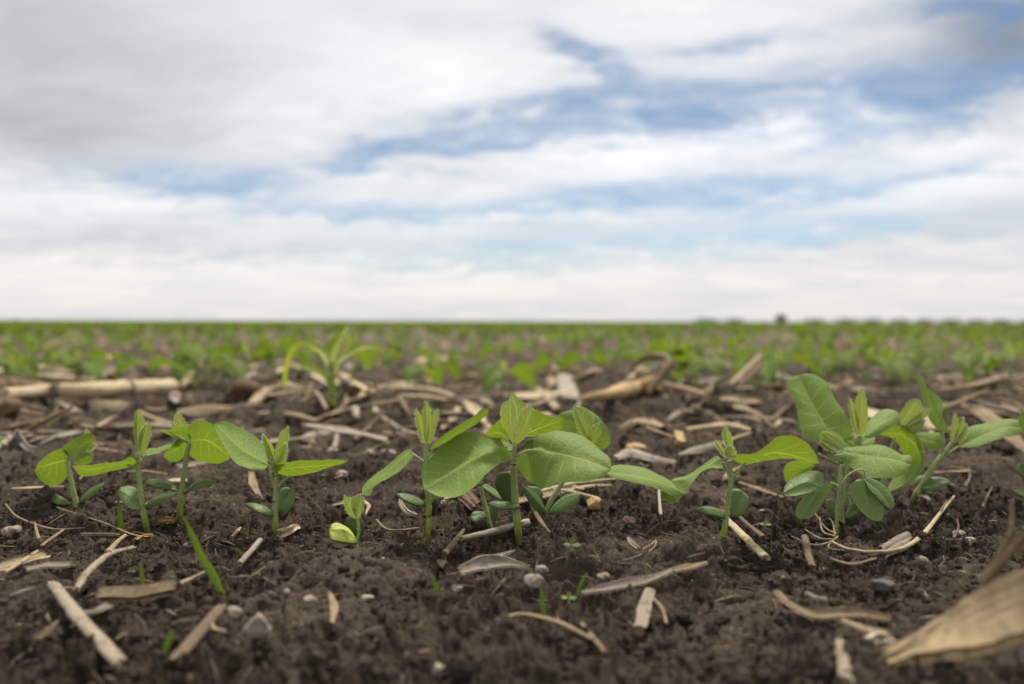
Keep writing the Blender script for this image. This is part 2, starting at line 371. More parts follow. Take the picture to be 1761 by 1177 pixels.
def stone_mat(name, c1, c2, sc=300, rough=0.7):
    m, t, b, out = mat(name)
    tc = t.new('ShaderNodeTexCoord'); p = tc.outputs['Object']
    n = t.noise(p, sc, 5, 0.65); n2 = t.noise(p, sc * 5, 3)
    col = t.mix(t.step(n, 0.38, 0.66), c1, c2)
    col = t.mix(t.step(n2, 0.58, 0.75, 0, 0.5), col, tuple(c * 0.35 for c in c1))
    col = t.mix(t.step(t.noise(p, sc * 1.6, 5, 0.7), 0.44, 0.62, 0, 0.75), col, (0.085, 0.063, 0.046))   # soil clinging to it
    t.put(b.inputs['Base Color'], col); b.inputs['Roughness'].default_value = rough; b.inputs['Specular IOR Level'].default_value = 0.3
    bump(t, b, t.m('ADD', n, t.m('MULTIPLY', n2, 0.5)), 0.6, 0.0008)
    return m

SOIL_DARK = (0.0125, 0.0092, 0.0068); SOIL_LIGHT = (0.124, 0.092, 0.064)
M = {}
M['soil'] = soil_mat()
M['leaf'] = leaf_mat('soybean_leaf', (0.180, 0.275, 0.062), (0.40, 0.46, 0.095), (0.205, 0.300, 0.016), 0.42, 0.60, 0.22, sheen=0.06)
M['bud'] = leaf_mat('soybean_new_leaf', (0.27, 0.345, 0.08), (0.46, 0.52, 0.19), (0.34, 0.42, 0.04), 0.42, 0.55, 0.25, nv=6, sheen=0.15)
M['cot'] = leaf_mat('seed_leaf', (0.075, 0.115, 0.028), (0.09, 0.13, 0.04), (0.10, 0.15, 0.012), 0.10, 0.42, 0.22, veins=0.25, spots=0.25, net=0.4)
M['cotpale'] = leaf_mat('pale_seed_leaf', (0.130, 0.195, 0.062), (0.15, 0.22, 0.075), (0.17, 0.25, 0.03), 0.12, 0.5, 0.22, veins=0.15, spots=0.3, net=0.4)
M['cotyellow'] = leaf_mat('yellow_seed_leaf', (0.42, 0.47, 0.10), (0.42, 0.46, 0.16), (0.5, 0.55, 0.1), 0.2, 0.62, 0.25, veins=0.1, spots=0.85, net=0.3)
M['weed'] = leaf_mat('weed_leaf', (0.125, 0.185, 0.060), (0.17, 0.24, 0.08), (0.17, 0.25, 0.03), 0.26, 0.5, 0.22, nv=4, veins=0.7)
M['grass'] = leaf_mat('grass_leaf', (0.085, 0.140, 0.028), (0.15, 0.23, 0.05), (0.14, 0.21, 0.02), 0.35, 0.5, 0.3, veins=0.3, nv=1)
M['corn'] = leaf_mat('corn_leaf', (0.25, 0.33, 0.046), (0.33, 0.41, 0.10), (0.38, 0.48, 0.036), 0.42, 0.5, 0.3, veins=0.3, nv=1)
M['field'] = leaf_mat('field_leaf', (0.125, 0.180, 0.036), (0.19, 0.25, 0.07), (0.185, 0.27, 0.016), 0.40, 0.65, 0.14)
M['stem'] = stem_mat('soybean_stem', (0.18, 0.225, 0.062), (0.31, 0.355, 0.14))
M['lowstem'] = stem_mat('soybean_lower_stem', (0.20, 0.24, 0.028), (0.33, 0.34, 0.07), 0.42, True)
M['palestem'] = stem_mat('pale_stem', (0.22, 0.20, 0.13), (0.33, 0.30, 0.21))
M['hair'] = stem_mat('plant_hair', (0.62, 0.66, 0.45), (0.72, 0.75, 0.6))
M['cream'] = straw_mat('cream_straw', (0.38, 0.29, 0.165), (0.62, 0.51, 0.33), (0.17, 0.11, 0.06), spot=0.4)
M['bleached'] = straw_mat('bleached_straw', (0.27, 0.215, 0.150), (0.47, 0.395, 0.295), (0.13, 0.095, 0.065), spot=0.5)
M['tan'] = straw_mat('tan_straw', (0.26, 0.185, 0.105), (0.46, 0.36, 0.225), (0.10, 0.07, 0.045), spot=0.5)
M['gold'] = straw_mat('golden_straw', (0.38, 0.25, 0.10), (0.56, 0.42, 0.21), (0.18, 0.10, 0.05), spot=0.55)
M['grey'] = straw_mat('grey_weathered_husk', (0.24, 0.195, 0.145), (0.43, 0.37, 0.29), (0.10, 0.08, 0.06), spot=0.45)
M['brown'] = straw_mat('brown_twig', (0.12, 0.080, 0.05), (0.25, 0.175, 0.11), (0.045, 0.032, 0.022), spot=0.5)
M['rust'] = straw_mat('rusty_chip', (0.28, 0.14, 0.05), (0.45, 0.27, 0.11), (0.1, 0.05, 0.02), spot=0.4)
M['yellowgreen'] = straw_mat('yellow_green_straw', (0.45, 0.45, 0.10), (0.6, 0.6, 0.2), (0.3, 0.27, 0.08), spot=0.3)
M['root'] = straw_mat('earthy_root_ball', (0.085, 0.052, 0.03), (0.22, 0.14, 0.08), (0.04, 0.027, 0.018), spot=0.6)
M['pebble'] = stone_mat('tan_pebble', (0.21, 0.17, 0.13), (0.34, 0.28, 0.22))
M['palestone'] = stone_mat('pale_stone', (0.27, 0.225, 0.165), (0.46, 0.395, 0.30))
M['goldstone'] = stone_mat('golden_stone', (0.35, 0.21, 0.07), (0.52, 0.42, 0.26), 250)
M['bluestone'] = stone_mat('blue_grey_stone', (0.050, 0.054, 0.057), (0.095, 0.10, 0.105))
M['redstone'] = stone_mat('reddish_stone', (0.22, 0.10, 0.075), (0.42, 0.30, 0.25))
M['orangestone'] = stone_mat('orange_stone', (0.38, 0.20, 0.08), (0.55, 0.36, 0.17))
M['bark'] = stone_mat('bark', (0.05, 0.04, 0.03), (0.11, 0.09, 0.07), 3)
M['treeleaf'] = leaf_mat('tree_leaf', (0.040, 0.062, 0.028), (0.05, 0.08, 0.03), (0.06, 0.10, 0.02), 0.2)

# ------------------------------------------------------------------ the soil, one sheet to the horizon, finer where one stands close to it
def build_ground():
    inner = np.radians(np.linspace(-44, 44, NCOL)); gap = inner[1] - inner[0]
    rest = []; a = inner[-1]; st = gap
    while a < math.pi:
        st = min(st * 1.12, 0.12); a += st; rest.append(a)
    rest = np.array(rest); rest = inner[-1] + (rest - inner[-1]) * ((math.pi - inner[-1]) / (rest[-1] - inner[-1]))
    ang = np.concatenate([inner, rest[:-1], [math.pi], -rest[:-1][::-1]])
    n = len(ang)
    rad = list(np.exp(np.arange(math.log(0.05), math.log(0.13), 0.02)))
    r = rad[-1]
    while r < 9000:
        s = 0.0036 if r < 0.26 else 0.0019 if r < 0.52 else 0.0036 if r < 0.62 else 0.0055 if r < 1.6 else 0.009 if r < 4 else 0.03 if r < 12 else 0.09
        r *= 1 + s; rad.append(r)
    rad = np.array(rad)
    A, R = np.meshgrid(ang, rad)
    X = (np.sin(A) * R).ravel(); Y = (np.cos(A) * R).ravel()
    Z = macro(X, Y); nearm = np.hypot(X, Y) < 9
    Z[nearm] += relief(X[nearm], Y[nearm])
    V = np.stack([X, Y, Z], 1)
    k = len(rad); i, j = np.meshgrid(np.arange(k - 1), np.arange(n), indexing='ij'); j2 = (j + 1) % n
    Fq = np.stack([i * n + j, (i + 1) * n + j, (i + 1) * n + j2, i * n + j2], -1).reshape(-1, 4)[:, ::-1]
    cr = np.where(np.hypot(X, Y) < 3, crust(X, Y), .4)
    g = Geo(); g.add(V, Fq, np.stack([cr, cr], 1))
    c = len(V); g.add(np.array([[0, 0, float(np.mean(Z[:n]))]]), np.zeros((0, 3), int))
    g.Fc.append(np.stack([np.arange(n), np.full(n, c), (np.arange(n) + 1) % n], 1)[:, ::-1]); g.MI.append(np.zeros(n, int))
    o = g.build('ground', [M['soil']]); tag(o, 'dark brown crumbly field soil reaching to the horizon', 'soil', None, 'structure')
NCOL = 1050
build_ground()

# ------------------------------------------------------------------ helpers: curves, leaves, straws, stones
def spline(pts, n):
    """n+1 points along a Catmull-Rom curve, evenly by length"""
    p = np.asarray(pts, float)
    if len(p) == 2: return p[0] + (p[1] - p[0]) * np.linspace(0, 1, n + 1)[:, None]
    q = np.concatenate([[2 * p[0] - p[1]], p, [2 * p[-1] - p[-2]]]); out = []
    for i in range(len(p) - 1):
        t = np.linspace(0, 1, 16, endpoint=False)[:, None]; a, b, c, d = q[i:i + 4]
        out.append(0.5 * (2 * b + (c - a) * t + (2 * a - 5 * b + 4 * c - d) * t ** 2 + (3 * b - a - 3 * c + d) * t ** 3))
    f = np.concatenate(out + [p[-1:]]); L = np.concatenate([[0], np.cumsum(np.linalg.norm(np.diff(f, axis=0), axis=1))])
    s = np.linspace(0, L[-1], n + 1)
    return np.stack([np.interp(s, L, f[:, k]) for k in range(3)], 1)
def unit(v):
    return v / np.maximum(np.linalg.norm(v, axis=-1, keepdims=True), 1e-12)
def frame_normals(Vg):
    tu = np.gradient(Vg, axis=0); tv = np.gradient(Vg, axis=1)
    return unit(np.cross(tu, tv) + 1e-12)

RNG = np.random.default_rng(7)
def needles(g, P0, N, length, width, mi):
    """fine hairs standing on a surface"""
    n = len(P0)
    dirs = unit(N + 0.45 * RNG.normal(size=(n, 3))); ln = length * (0.5 + 0.8 * RNG.random((n, 1)))
    side = unit(np.cross(dirs, RNG.normal(size=(n, 3)))) * width * 0.5
    V = np.concatenate([P0 - side, P0 + side, P0 + dirs * ln])
    i = np.arange(n); g.add(V, np.stack([i, i + n, i + 2 * n], 1), None, mi)

def grid_faces(a, b, flip=False):
    i, j = np.meshgrid(np.arange(a - 1), np.arange(b - 1), indexing='ij')
    f = np.stack([i * b + j, (i + 1) * b + j, (i + 1) * b + j + 1, i * b + j + 1], -1).reshape(-1, 4)
    return f[:, ::-1] if flip else f

def leaf_grid(mid, lo, hi, nt=26, ns=7, puff=0.05, quilt=0.010, wave=0.02, fold=0.0, seed=0):
    """a blade between two edge curves that both start and end on the midrib"""
    Mi, A, B = spline(mid, nt), spline(lo, nt), spline(hi, nt)
    s = np.concatenate([-np.linspace(1, 0, ns + 1)[:-1], np.linspace(0, 1, ns + 1)]); t = np.linspace(0, 1, nt + 1)
    S, T = np.meshgrid(s, t); E = np.where((S < 0)[..., None], A[:, None, :], B[:, None, :])
    V = Mi[:, None, :] + np.abs(S)[..., None] * (E - Mi[:, None, :])
    wid = np.linalg.norm(A - B, axis=1); w = wid.max()
    N = frame_normals(V); N = unit(np.where(np.isfinite(N), N, 0) + 1e-9); mean = unit(N.reshape(-1, 3).sum(0)); N = unit(N * 0.5 + mean)
    aS = np.abs(S); env = np.sin(np.pi * np.clip(T, 0, 1)) ** 0.6
    d = puff * w * env * 4 * aS * (1 - aS)
    d = d + quilt * w * env * np.sin(2 * np.pi * 6.5 * (T - 0.24 * aS ** .85) + (S > 0) * 2.7) * np.minimum(1, 3 * aS)
    rs = np.random.default_rng(seed + 100); p1, p2, p3 = rs.random(3) * 6.28
    d = d + wave * w * env * aS ** 1.5 * (np.sin(5.5 * T + p1 + S) + 0.6 * np.sin(11 * T + p2 - 2 * S) + .35 * np.sin(21 * T + p3))
    d = d + fold * w * env * aS
    V = V + N * d[..., None]
    return V, N, np.stack([T, 0.5 + 0.5 * S], -1)

def leaf_mesh(g, V, N, UV, mi=0, hair=None, edge_hairs=0, face_hairs=0, hl=0.0008, hw=0.00006):
    a, b = V.shape[:2]
    g.add(V.reshape(-1, 3), grid_faces(a, b), UV.reshape(-1, 2), mi)
    if hair is not None and edge_hairs:
        k = RNG.integers(1, a - 1, edge_hairs); f = RNG.random((edge_hairs, 1)); e = np.where(RNG.random(edge_hairs) < .5, 0, b - 1)
        kk = np.minimum(k + 1, a - 1); p = V[k, e] * (1 - f) + V[kk, e] * f
        inn = np.where(e == 0, 1, b - 2); needles(g, p, unit(V[k, e] - V[k, inn]) + .5 * unit(V[kk, e] - V[k, e]), hl, hw, hair)
    if hair is not None and face_hairs:
        k = RNG.integers(1, a - 1, face_hairs); e = RNG.integers(1, b - 1, face_hairs); sg = np.where(RNG.random((face_hairs, 1)) < .5, -1, 1)
        needles(g, V[k, e], N[k, e] * sg, hl * .7, hw * .9, hair)

def thick_leaf(g, V, N, UV, th, mi=0):
    """a fleshy seed leaf: two skins that meet at the rim"""
    a, b = V.shape[:2]; T = UV[..., 0]; S = (UV[..., 1] - .5) * 2
    pr = np.sqrt(np.clip(1 - S ** 2, 0, 1)) * np.clip(np.sin(np.pi * np.clip(T * .94 + .03, 0, 1)), 0, 1) ** .45
    pr[0] = pr[-1] = 0; pr[:, 0] = pr[:, -1] = 0
    g.add((V + N * (th * .5 * pr)[..., None]).reshape(-1, 3), grid_faces(a, b), UV.reshape(-1, 2), mi)
    g.add((V - N * (th * .5 * pr)[..., None]).reshape(-1, 3), grid_faces(a, b, True), UV.reshape(-1, 2), mi)

def tube(g, pts, rad, nt=24, ns=12, mi=0, flat=1.0, rough=0.0, ragged=0.0, seed=0, nodes=(), up=(0, 0, 1), cap=True, bark=0.0):
    """a swept stalk of elliptical section; rad is one radius or radii along it"""
    C = spline(pts, nt); t = np.linspace(0, 1, nt + 1); T = unit(np.gradient(C, axis=0))
    r = np.interp(t, np.linspace(0, 1, len(rad)), rad) if np.ndim(rad) else np.full(nt + 1, rad)
    for k in nodes: r = r * (1 + 0.13 * np.exp(-((t - k) / 0.03) ** 2))
    U = unit(np.cross(np.cross(T, np.asarray(up, float) + 1e-6 * np.array([1, 2, 0])), T)); W = np.cross(T, U)
    rs = np.random.default_rng(seed + 55); th = np.linspace(0, 2 * np.pi, ns, endpoint=False)
    TT, TH = np.meshgrid(t, th, indexing='ij')
    k1 = 1 + rough * (fbm(TH * 1.3 + seed, TT * 9, 3, seed + 3) * 2) + bark * np.sin(TH * 7 + seed)
    R = r[:, None] * k1
    V = C[:, None, :] + (W[:, None, :] * (np.cos(TH) * R)[..., None] + U[:, None, :] * (np.sin(TH) * R * flat)[..., None])
    if ragged:
        j = rs.random((2, ns)) * ragged * r.mean() * 4
        V[0] -= T[0] * j[0][:, None]; V[-1] += T[-1] * j[1][:, None]
    a = nt + 1; i, jn = np.meshgrid(np.arange(a - 1), np.arange(ns), indexing='ij'); j2 = (jn + 1) % ns
    f = np.stack([i * ns + jn, i * ns + j2, (i + 1) * ns + j2, (i + 1) * ns + jn], -1).reshape(-1, 4)
    mm = mi
    if callable(mi): mm = np.asarray([mi(x) for x in (t[:-1] + t[1:]) / 2])[i].reshape(-1)
    g.add(V.reshape(-1, 3), f, np.stack([TT, TH / (2 * np.pi)], -1).reshape(-1, 2), mm)
    if cap:
        for e in (0, a - 1):
            ring = V[e]; c = ring.mean(0) + (T[e] * (r[e] * .25) * (1 if e else -1) if not ragged else 0)
            VV = np.concatenate([ring, [c]]); idx = np.arange(ns)
            ff = np.stack([idx, (idx + 1) % ns, np.full(ns, ns)], 1)
            uv = np.concatenate([np.stack([np.full(ns, float(e > 0)), idx / ns], 1), [[0.5, 0.5]]])
            m0 = mm if np.isscalar(mm) else int(mm[0 if e == 0 else -1])
            g.add(VV, ff if e else ff[:, ::-1], uv, m0)
    return V, C, T, r

def slab(g, pts, width, th, tilt=35.0, curl=0.0, ragged=0.6, seed=0, nt=18, ns=8, mi=0, twist=0.0, taper=None, wav=0.06, ridge=0.0):
    """a strip of husk, leaf or split stalk lying with its face turned towards the south by tilt degrees"""
    C = spline(pts, nt); t = np.linspace(0, 1, nt + 1); T = unit(np.gradient(C, axis=0)); rs = np.random.default_rng(seed + 9)
    w = np.interp(t, np.linspace(0, 1, len(width)), width) if np.ndim(width) else np.full(nt + 1, width)
    a = np.radians(tilt + twist * (t - .5)); Nn = np.stack([0 * a, -np.sin(a), np.cos(a)], 1)
    side = unit(np.cross(Nn, T)); N = unit(np.cross(T, side))
    s = np.linspace(-1, 1, ns + 1); S, TT = np.meshgrid(s, t)
    wob = 1 + 0.16 * (fbm(TT * 4 + seed, S * 0 + np.sign(S) * 3, 3, seed) * 2)
    V = C[:, None, :] + side[:, None, :] * (S * w[:, None] * .5 * wob)[..., None]
    d = curl * w[:, None] * (S ** 2 - .4) + wav * w.mean() * np.sin(7 * TT + seed) * S + wav * w.mean() * 1.4 * fbm(TT * 5 + seed, S * 1.2, 3, seed + 5) + ridge * w.mean() * np.sin(S * 17)
    V = V + N[:, None, :] * d[..., None]
    if ragged:
        for e, sg in ((0, -1), (nt, 1)):
            j = (rs.random(ns + 1) * .7 + .5 * np.abs(np.sin(np.arange(ns + 1) * 2.1 + seed))) * ragged * w.mean() * .5
            for q, f in ((0, 1.0), (1, .6), (2, .3)):
                V[e - sg * q] += sg * T[e] * j[:, None] * f
    Ng = frame_normals(V); a_, b_ = V.shape[:2]; UV = np.stack([TT, .5 + .5 * S], -1)
    top, bot = (V + Ng * th * .5).reshape(-1, 3), (V - Ng * th * .5).reshape(-1, 3); n = len(top)
    g.add(np.concatenate([top, bot]), np.concatenate([grid_faces(a_, b_), grid_faces(a_, b_, True) + n]), np.concatenate([UV.reshape(-1, 2)] * 2), mi)
    ring = np.concatenate([np.arange(b_), np.arange(1, a_) * b_ + b_ - 1, (a_ - 1) * b_ + np.arange(b_ - 2, -1, -1), np.arange(a_ - 2, 0, -1) * b_])
    nx = np.roll(ring, -1)
    off = g.n - 2 * n
    g.Fc.append(np.stack([ring, nx, nx + n, ring + n], 1)[:, ::-1] + off); g.MI.append(np.full(len(ring), mi))

def ico(sub=2):
    t = (1 + 5 ** .5) / 2
    V = unit(np.array([[-1, t, 0], [1, t, 0], [-1, -t, 0], [1, -t, 0], [0, -1, t], [0, 1, t], [0, -1, -t], [0, 1, -t], [t, 0, -1], [t, 0, 1], [-t, 0, -1], [-t, 0, 1]], float))
    Fx = np.array([[0, 11, 5], [0, 5, 1], [0, 1, 7], [0, 7, 10], [0, 10, 11], [1, 5, 9], [5, 11, 4], [11, 10, 2], [10, 7, 6], [7, 1, 8], [3, 9, 4], [3, 4, 2], [3, 2, 6], [3, 6, 8], [3, 8, 9], [4, 9, 5], [2, 4, 11], [6, 2, 10], [8, 6, 7], [9, 8, 1]])
    for _ in range(sub):
        V = list(map(tuple, V)); cache = {}; out = []
        def midp(a, b):
            k = (min(a, b), max(a, b))
            if k not in cache: cache[k] = len(V); V.append(tuple(unit(np.array(V[a]) + np.array(V[b]))))
            return cache[k]
        for a, b, c in Fx:
            ab, bc, ca = midp(a, b), midp(b, c), midp(c, a); out += [[a, ab, ca], [b, bc, ab], [c, ca, bc], [ab, bc, ca]]
        V = np.array(V); Fx = np.array(out)
    return np.array(V), Fx
ICO = {k: ico(k) for k in (0, 1, 2, 3)}
def stone(g, c, size, seed=0, sub=2, amp=0.35, mi=0, facets=0):
    V, Fx = ICO[sub]; rs = np.random.default_rng(seed)
    o = rs.random(3) * 50
    k = 1 + amp * (fbm(V[:, 0] * 1.1 + o[0] + V[:, 2] * .7, V[:, 1] * 1.1 + o[1] - V[:, 2] * .8, 3, seed) * 2)
    V = V * k[:, None]
    for _ in range(facets):
        n = unit(rs.normal(size=3)); lim = 0.62 + .25 * rs.random(); dd = V @ n
        V = V - np.maximum(dd - lim, 0)[:, None] * n
    g.add(np.asarray(c) + V * np.asarray(size), Fx, np.stack([V[:, 0], V[:, 1]], 1), mi)
# ------------------------------------------------------------------ the soybean seedlings of the sharp front row
def pts3(pl, D0, default=0.0):
    return np.array([P(p[0], p[1], D0 + (p[2] if len(p) > 2 else default) * 0.01) for p in pl])

def traced_leaf(mid, up, lo, dep, D0, **kw):
    """mid, up and lo are the midrib and the two edges; dep = depth in cm at base and tip, and how far each edge swings away"""
    d0, d1, du, dl = dep; n = len(mid)
    L = np.concatenate([[0], np.cumsum([math.dist(mid[i][:2], mid[i + 1][:2]) for i in range(n - 1)])]); L = L / L[-1]
    md = [d0 + (d1 - d0) * L[i] + (mid[i][2] if len(mid[i]) > 2 else 0) for i in range(n)]
    M3 = np.array([P(mid[i][0], mid[i][1], D0 + md[i] * .01) for i in range(n)])
    ax = np.array(mid[-1][:2], float) - np.array(mid[0][:2], float); l2 = max(ax @ ax, 1)
    def edge(pl, dd):
        out = [M3[0]]
        for p in pl:
            t = min(1, max(0, float((np.array(p[:2]) - np.array(mid[0][:2])) @ ax / l2)))
            s = math.sin(math.pi * min(.96, max(.10, t))) ** .6
            out.append(P(p[0], p[1], D0 + (d0 + (d1 - d0) * t + dd * s + (p[2] if len(p) > 2 else 0)) * .01))
        return np.array(out + [M3[-1]])
    return leaf_grid(M3, edge(lo, dl), edge(up, du), **kw)

SEED = [0]
def seedling(name, label, cat, base, parts, group=None, D0=None):
    b = G(*base); D = D0 or b[1]
    root = empty(name, P(base[0], base[1], D)); tag(root, label, cat, group)
    k = D / F
    for pt in parts:
        SEED[0] += 1; sd_ = SEED[0]; g = Geo(); kind = pt[0]
        if kind == 'stem':
            _, pl, rad, node = pt[:4]; nm = pt[4] if len(pt) > 4 else 'stem'; mats = pt[5] if len(pt) > 5 else ('stem', 'lowstem')
            pl = list(pl)
            if nm == 'stem': pl = [(pl[0][0], pl[0][1] + 14) + tuple(pl[0][2:])] + pl
            p3 = pts3(pl, D); r3 = [r * k * .80 for r in rad]
            fn = (lambda t, nd=node: 1 if t < nd else 0) if node else 0
            V, C, T, r = tube(g, p3, r3, 40, 14, fn, rough=.10, seed=sd_, nodes=(node,) if node else (), bark=.05)
            n = int(330 * len(C) / 40 * min(1, np.linalg.norm(np.diff(C, axis=0), axis=1).sum() / .05)) + 30
            i = RNG.integers(0, len(C), n * 2); i = i[(i / len(C)) > (node or 0)][:n]; j = RNG.integers(0, V.shape[1], len(i))
            needles(g, V[i, j], unit(V[i, j] - C[i]), 0.0010, 0.00007, 2)
            g.build(nm, [M[mats[0]], M[mats[1]], M['hair']], root)
        else:
            _, nm, mid, up, lo, dep, mt = pt[:7]; op = pt[7] if len(pt) > 7 else {}
            if kind == 'cot':
                V, N, UV = traced_leaf(mid, up, lo, dep, D, nt=20, ns=6, puff=op.get('puff', .03), quilt=0, wave=.01, seed=sd_)
                thick_leaf(g, V, N, UV, op.get('th', .0022))
                o = g.build(nm, [M[mt]], root)
            else:
                bud = mt == 'bud'
                V, N, UV = traced_leaf(mid, up, lo, dep, D, nt=30 if not bud else 18, ns=8 if not bud else 5, puff=op.get('puff', .05), quilt=op.get('quilt', .0035 if not bud else .02),
                                       wave=op.get('wave', .014), fold=op.get('fold', 0), seed=sd_)
                leaf_mesh(g, V, N, UV, 0, 1, op.get('eh', 260 if bud else 240), 260 if bud else 0, .0009 if bud else .0005, .000075 if bud else .00006)
                o = g.build(nm, [M[mt], M['hair']], root)
            if 'label' in op: o['label'] = op['label']
    return root

def leaf(mid, up, lo, dep, mt='leaf', nm='primary_leaf', **op): return ('leaf', nm, mid, up, lo, dep, mt, op)
def new(mid, up, lo, dep=(0, 0, -.25, -.25), **op): return ('leaf', 'new_leaf', mid, up, lo, dep, 'bud', op)
def cot(mid, up, lo, dep=(0, 0, .3, -.3), mt='cot', **op): return ('cot', 'seed_leaf', mid, up, lo, dep, mt, op)
def pet(pl, rad): return ('stem', pl, rad, None, 'petiole', ('stem', 'stem'))

ROW = 'soybean seedlings of the sharp front row'
def soy(label, base, *parts, D0=None): return seedling('soybean_seedling', label, 'seedling', base, parts, ROW, D0)

soy('leftmost whole soybean seedling of the front row, its folded leaf lit through and turned away', (132, 873),
    ('stem', [(132, 873), (126, 845), (120, 815), (116, 796), (119, 786)], [5.5, 5.5, 5, 4.8, 3.5], .12),
    leaf([(121, 790), (95, 796), (62, 806)], [(112, 771), (92, 776), (74, 789), (64, 800)], [(117, 815), (104, 832), (86, 836), (70, 826), (61, 812)], (0, .5, -.7, .9), puff=.03),
    leaf([(121, 790), (139, 768), (165, 752)], [(108, 772), (126, 757), (145, 746), (158, 747)], [(131, 785), (148, 773), (161, 761)], (0, 1.2, -.5, .5), puff=.03),
    leaf([(126, 797), (143, 789), (159, 783)], [(131, 784), (144, 779), (155, 777)], [(136, 800), (148, 799), (157, 793)], (.6, 1.4, -.2, .3), puff=.03),
    new([(148, 770), (151, 750), (148, 738)], [(146, 755), (146, 744)], [(155, 752), (152, 742)], (1.2, 1.2, 0, 0)),
    new([(148, 778), (157, 769), (166, 764)], [(152, 770), (160, 764)], [(155, 776), (163, 770)], (1.2, 1.2, 0, 0)),
    cot([(124, 868), (98, 857), (70, 846)], [(105, 854), (82, 843)], [(100, 868), (80, 857)], (0, .3, .3, -.3)),
    cot([(136, 866), (155, 849), (180, 831)], [(147, 850), (166, 836)], [(152, 860), (172, 841)], (0, .4, .3, -.3)))

soy('soybean seedling with an upright lime bud and one long edge-on leaf reaching left', (254, 916),
    ('stem', [(254, 916), (247, 883), (242, 845), (238, 808), (238, 780)], [6, 6, 5.5, 5.2, 4], .30),
    pet([(237, 808), (228, 803), (219, 800)], [3, 2.5, 2.2]), pet([(239, 800), (246, 790), (252, 782)], [3, 2.5, 2]),
    leaf([(240, 790), (218, 797), (190, 801), (158, 808), (125, 802)], [(226, 784), (206, 794), (174, 797), (148, 800)], [(252, 787), (218, 805), (190, 811), (160, 818), (138, 817)], (0, 0, -1.0, 1.0), puff=.02, wave=.01),
    leaf([(246, 788), (270, 776), (302, 757)], [(256, 771), (270, 771), (286, 764)], [(256, 783), (276, 779), (297, 765)], (.2, 1.6, .9, -.5), puff=.03),
    new([(238, 782), (236, 745), (236, 706)], [(231, 760), (229, 730), (232, 712)], [(245, 760), (250, 728), (243, 712)], fold=.1),
    new([(240, 784), (247, 755), (257, 727)], [(238, 760), (242, 742), (251, 730)], [(249, 780), (258, 757), (261, 737)], (-.3, -.3, -.1, -.2), fold=.1),
    cot([(241, 868), (222, 855), (203, 845)], [(239, 845), (222, 836), (206, 839)], [(240, 876), (222, 873), (207, 859)], (0, .2, .6, -.6), mt='cotpale', puff=.06),
    cot([(249, 875), (276, 857), (307, 848)], [(260, 861), (284, 851)], [(262, 872), (290, 858)], (0, -.3, .4, -.4)))

soy('tall soybean seedling behind the big grass blade, its wide leaf lit from behind', (308, 899),
    ('stem', [(308, 899), (311, 860), (315, 825), (320, 790), (326, 762)], [6, 6.2, 5.6, 5.2, 4], .36),
    leaf([(328, 760), (358, 758), (396, 787)], [(322, 737), (343, 722), (366, 730), (380, 748), (391, 772)], [(327, 784), (350, 794), (375, 796), (391, 792)], (0, .3, -.8, 1.1), puff=.03),
    leaf([(328, 761), (304, 749), (275, 740)], [(330, 734), (312, 733), (292, 739)], [(322, 757), (306, 754), (288, 747)], (0, .8, -.4, .4), puff=.03),
    leaf([(322, 763), (304, 772), (282, 785)], [(308, 756), (292, 766)], [(319, 782), (305, 794), (291, 794)], (.4, 1.0, -.3, .5), puff=.03),
    new([(312, 745), (309, 728), (306, 711)], [(303, 738), (300, 721), (302, 713)], [(318, 742), (319, 727), (312, 716)], (.9, .9, 0, 0)),
    new([(310, 748), (299, 736), (291, 725)], [(302, 733), (294, 725)], [(307, 745), (298, 737)], (.9, .9, 0, 0)),
    cot([(306, 845), (282, 834), (250, 834)], [(296, 832), (274, 824), (256, 826)], [(294, 843), (272, 840)], (0, .2, .4, -.3)),
    cot([(316, 851), (340, 832), (374, 829)], [(330, 836), (353, 826)], [(328, 845), (352, 839)], (0, .2, .4, -.4)))

soy('soybean seedling with a broad pale leaf raised left and a thin lit leaf pointing right', (475, 923),
    ('stem', [(475, 923), (474, 890), (474, 850), (475, 825), (475, 800)], [5.5, 5.5, 5, 5, 3.5], .30),
    pet([(472, 836), (466, 818), (461, 800)], [3.2, 2.8, 2.4]), pet([(478, 837), (487, 828), (499, 819)], [3.2, 2.8, 2.2]),
    leaf([(461, 800), (416, 772), (369, 729)], [(459, 783), (446, 759), (417, 737), (393, 725), (378, 725)], [(452, 809), (427, 805), (402, 794), (387, 774), (375, 750)], (0, -.4, 1.3, -1.2), puff=.06),
    leaf([(466, 809), (510, 804), (560, 800), (598, 793)], [(474, 799), (503, 794), (545, 791), (582, 789)], [(472, 813), (498, 820), (530, 816), (567, 805)], (-.3, .2, -1.0, 1.1), puff=.02, wave=.02),
    new([(475, 798), (465, 772), (453, 747)], [(462, 793), (454, 768), (451, 752)], [(476, 782), (466, 760), (457, 751)], fold=.15),
    new([(478, 799), (486, 765), (496, 733)], [(474, 778), (480, 750), (489, 738)], [(489, 790), (497, 755), (497, 741)], (.2, .2, -.2, -.2), fold=.12),
    new([(478, 800), (487, 780), (492, 762)], [(474, 785), (480, 770)], [(491, 793), (495, 774)], (-.3, -.3, -.2, -.2), fold=.1),
    cot([(475, 888), (450, 874), (419, 867)], [(458, 873), (436, 866)], [(460, 887), (438, 878)], (0, -.2, .4, -.4)),
    cot([(479, 880), (492, 862), (503, 843)], [(478, 858), (483, 842), (494, 838)], [(490, 885), (503, 870), (508, 853)], (.3, .5, .3, -.3), mt='cotpale', puff=.05))

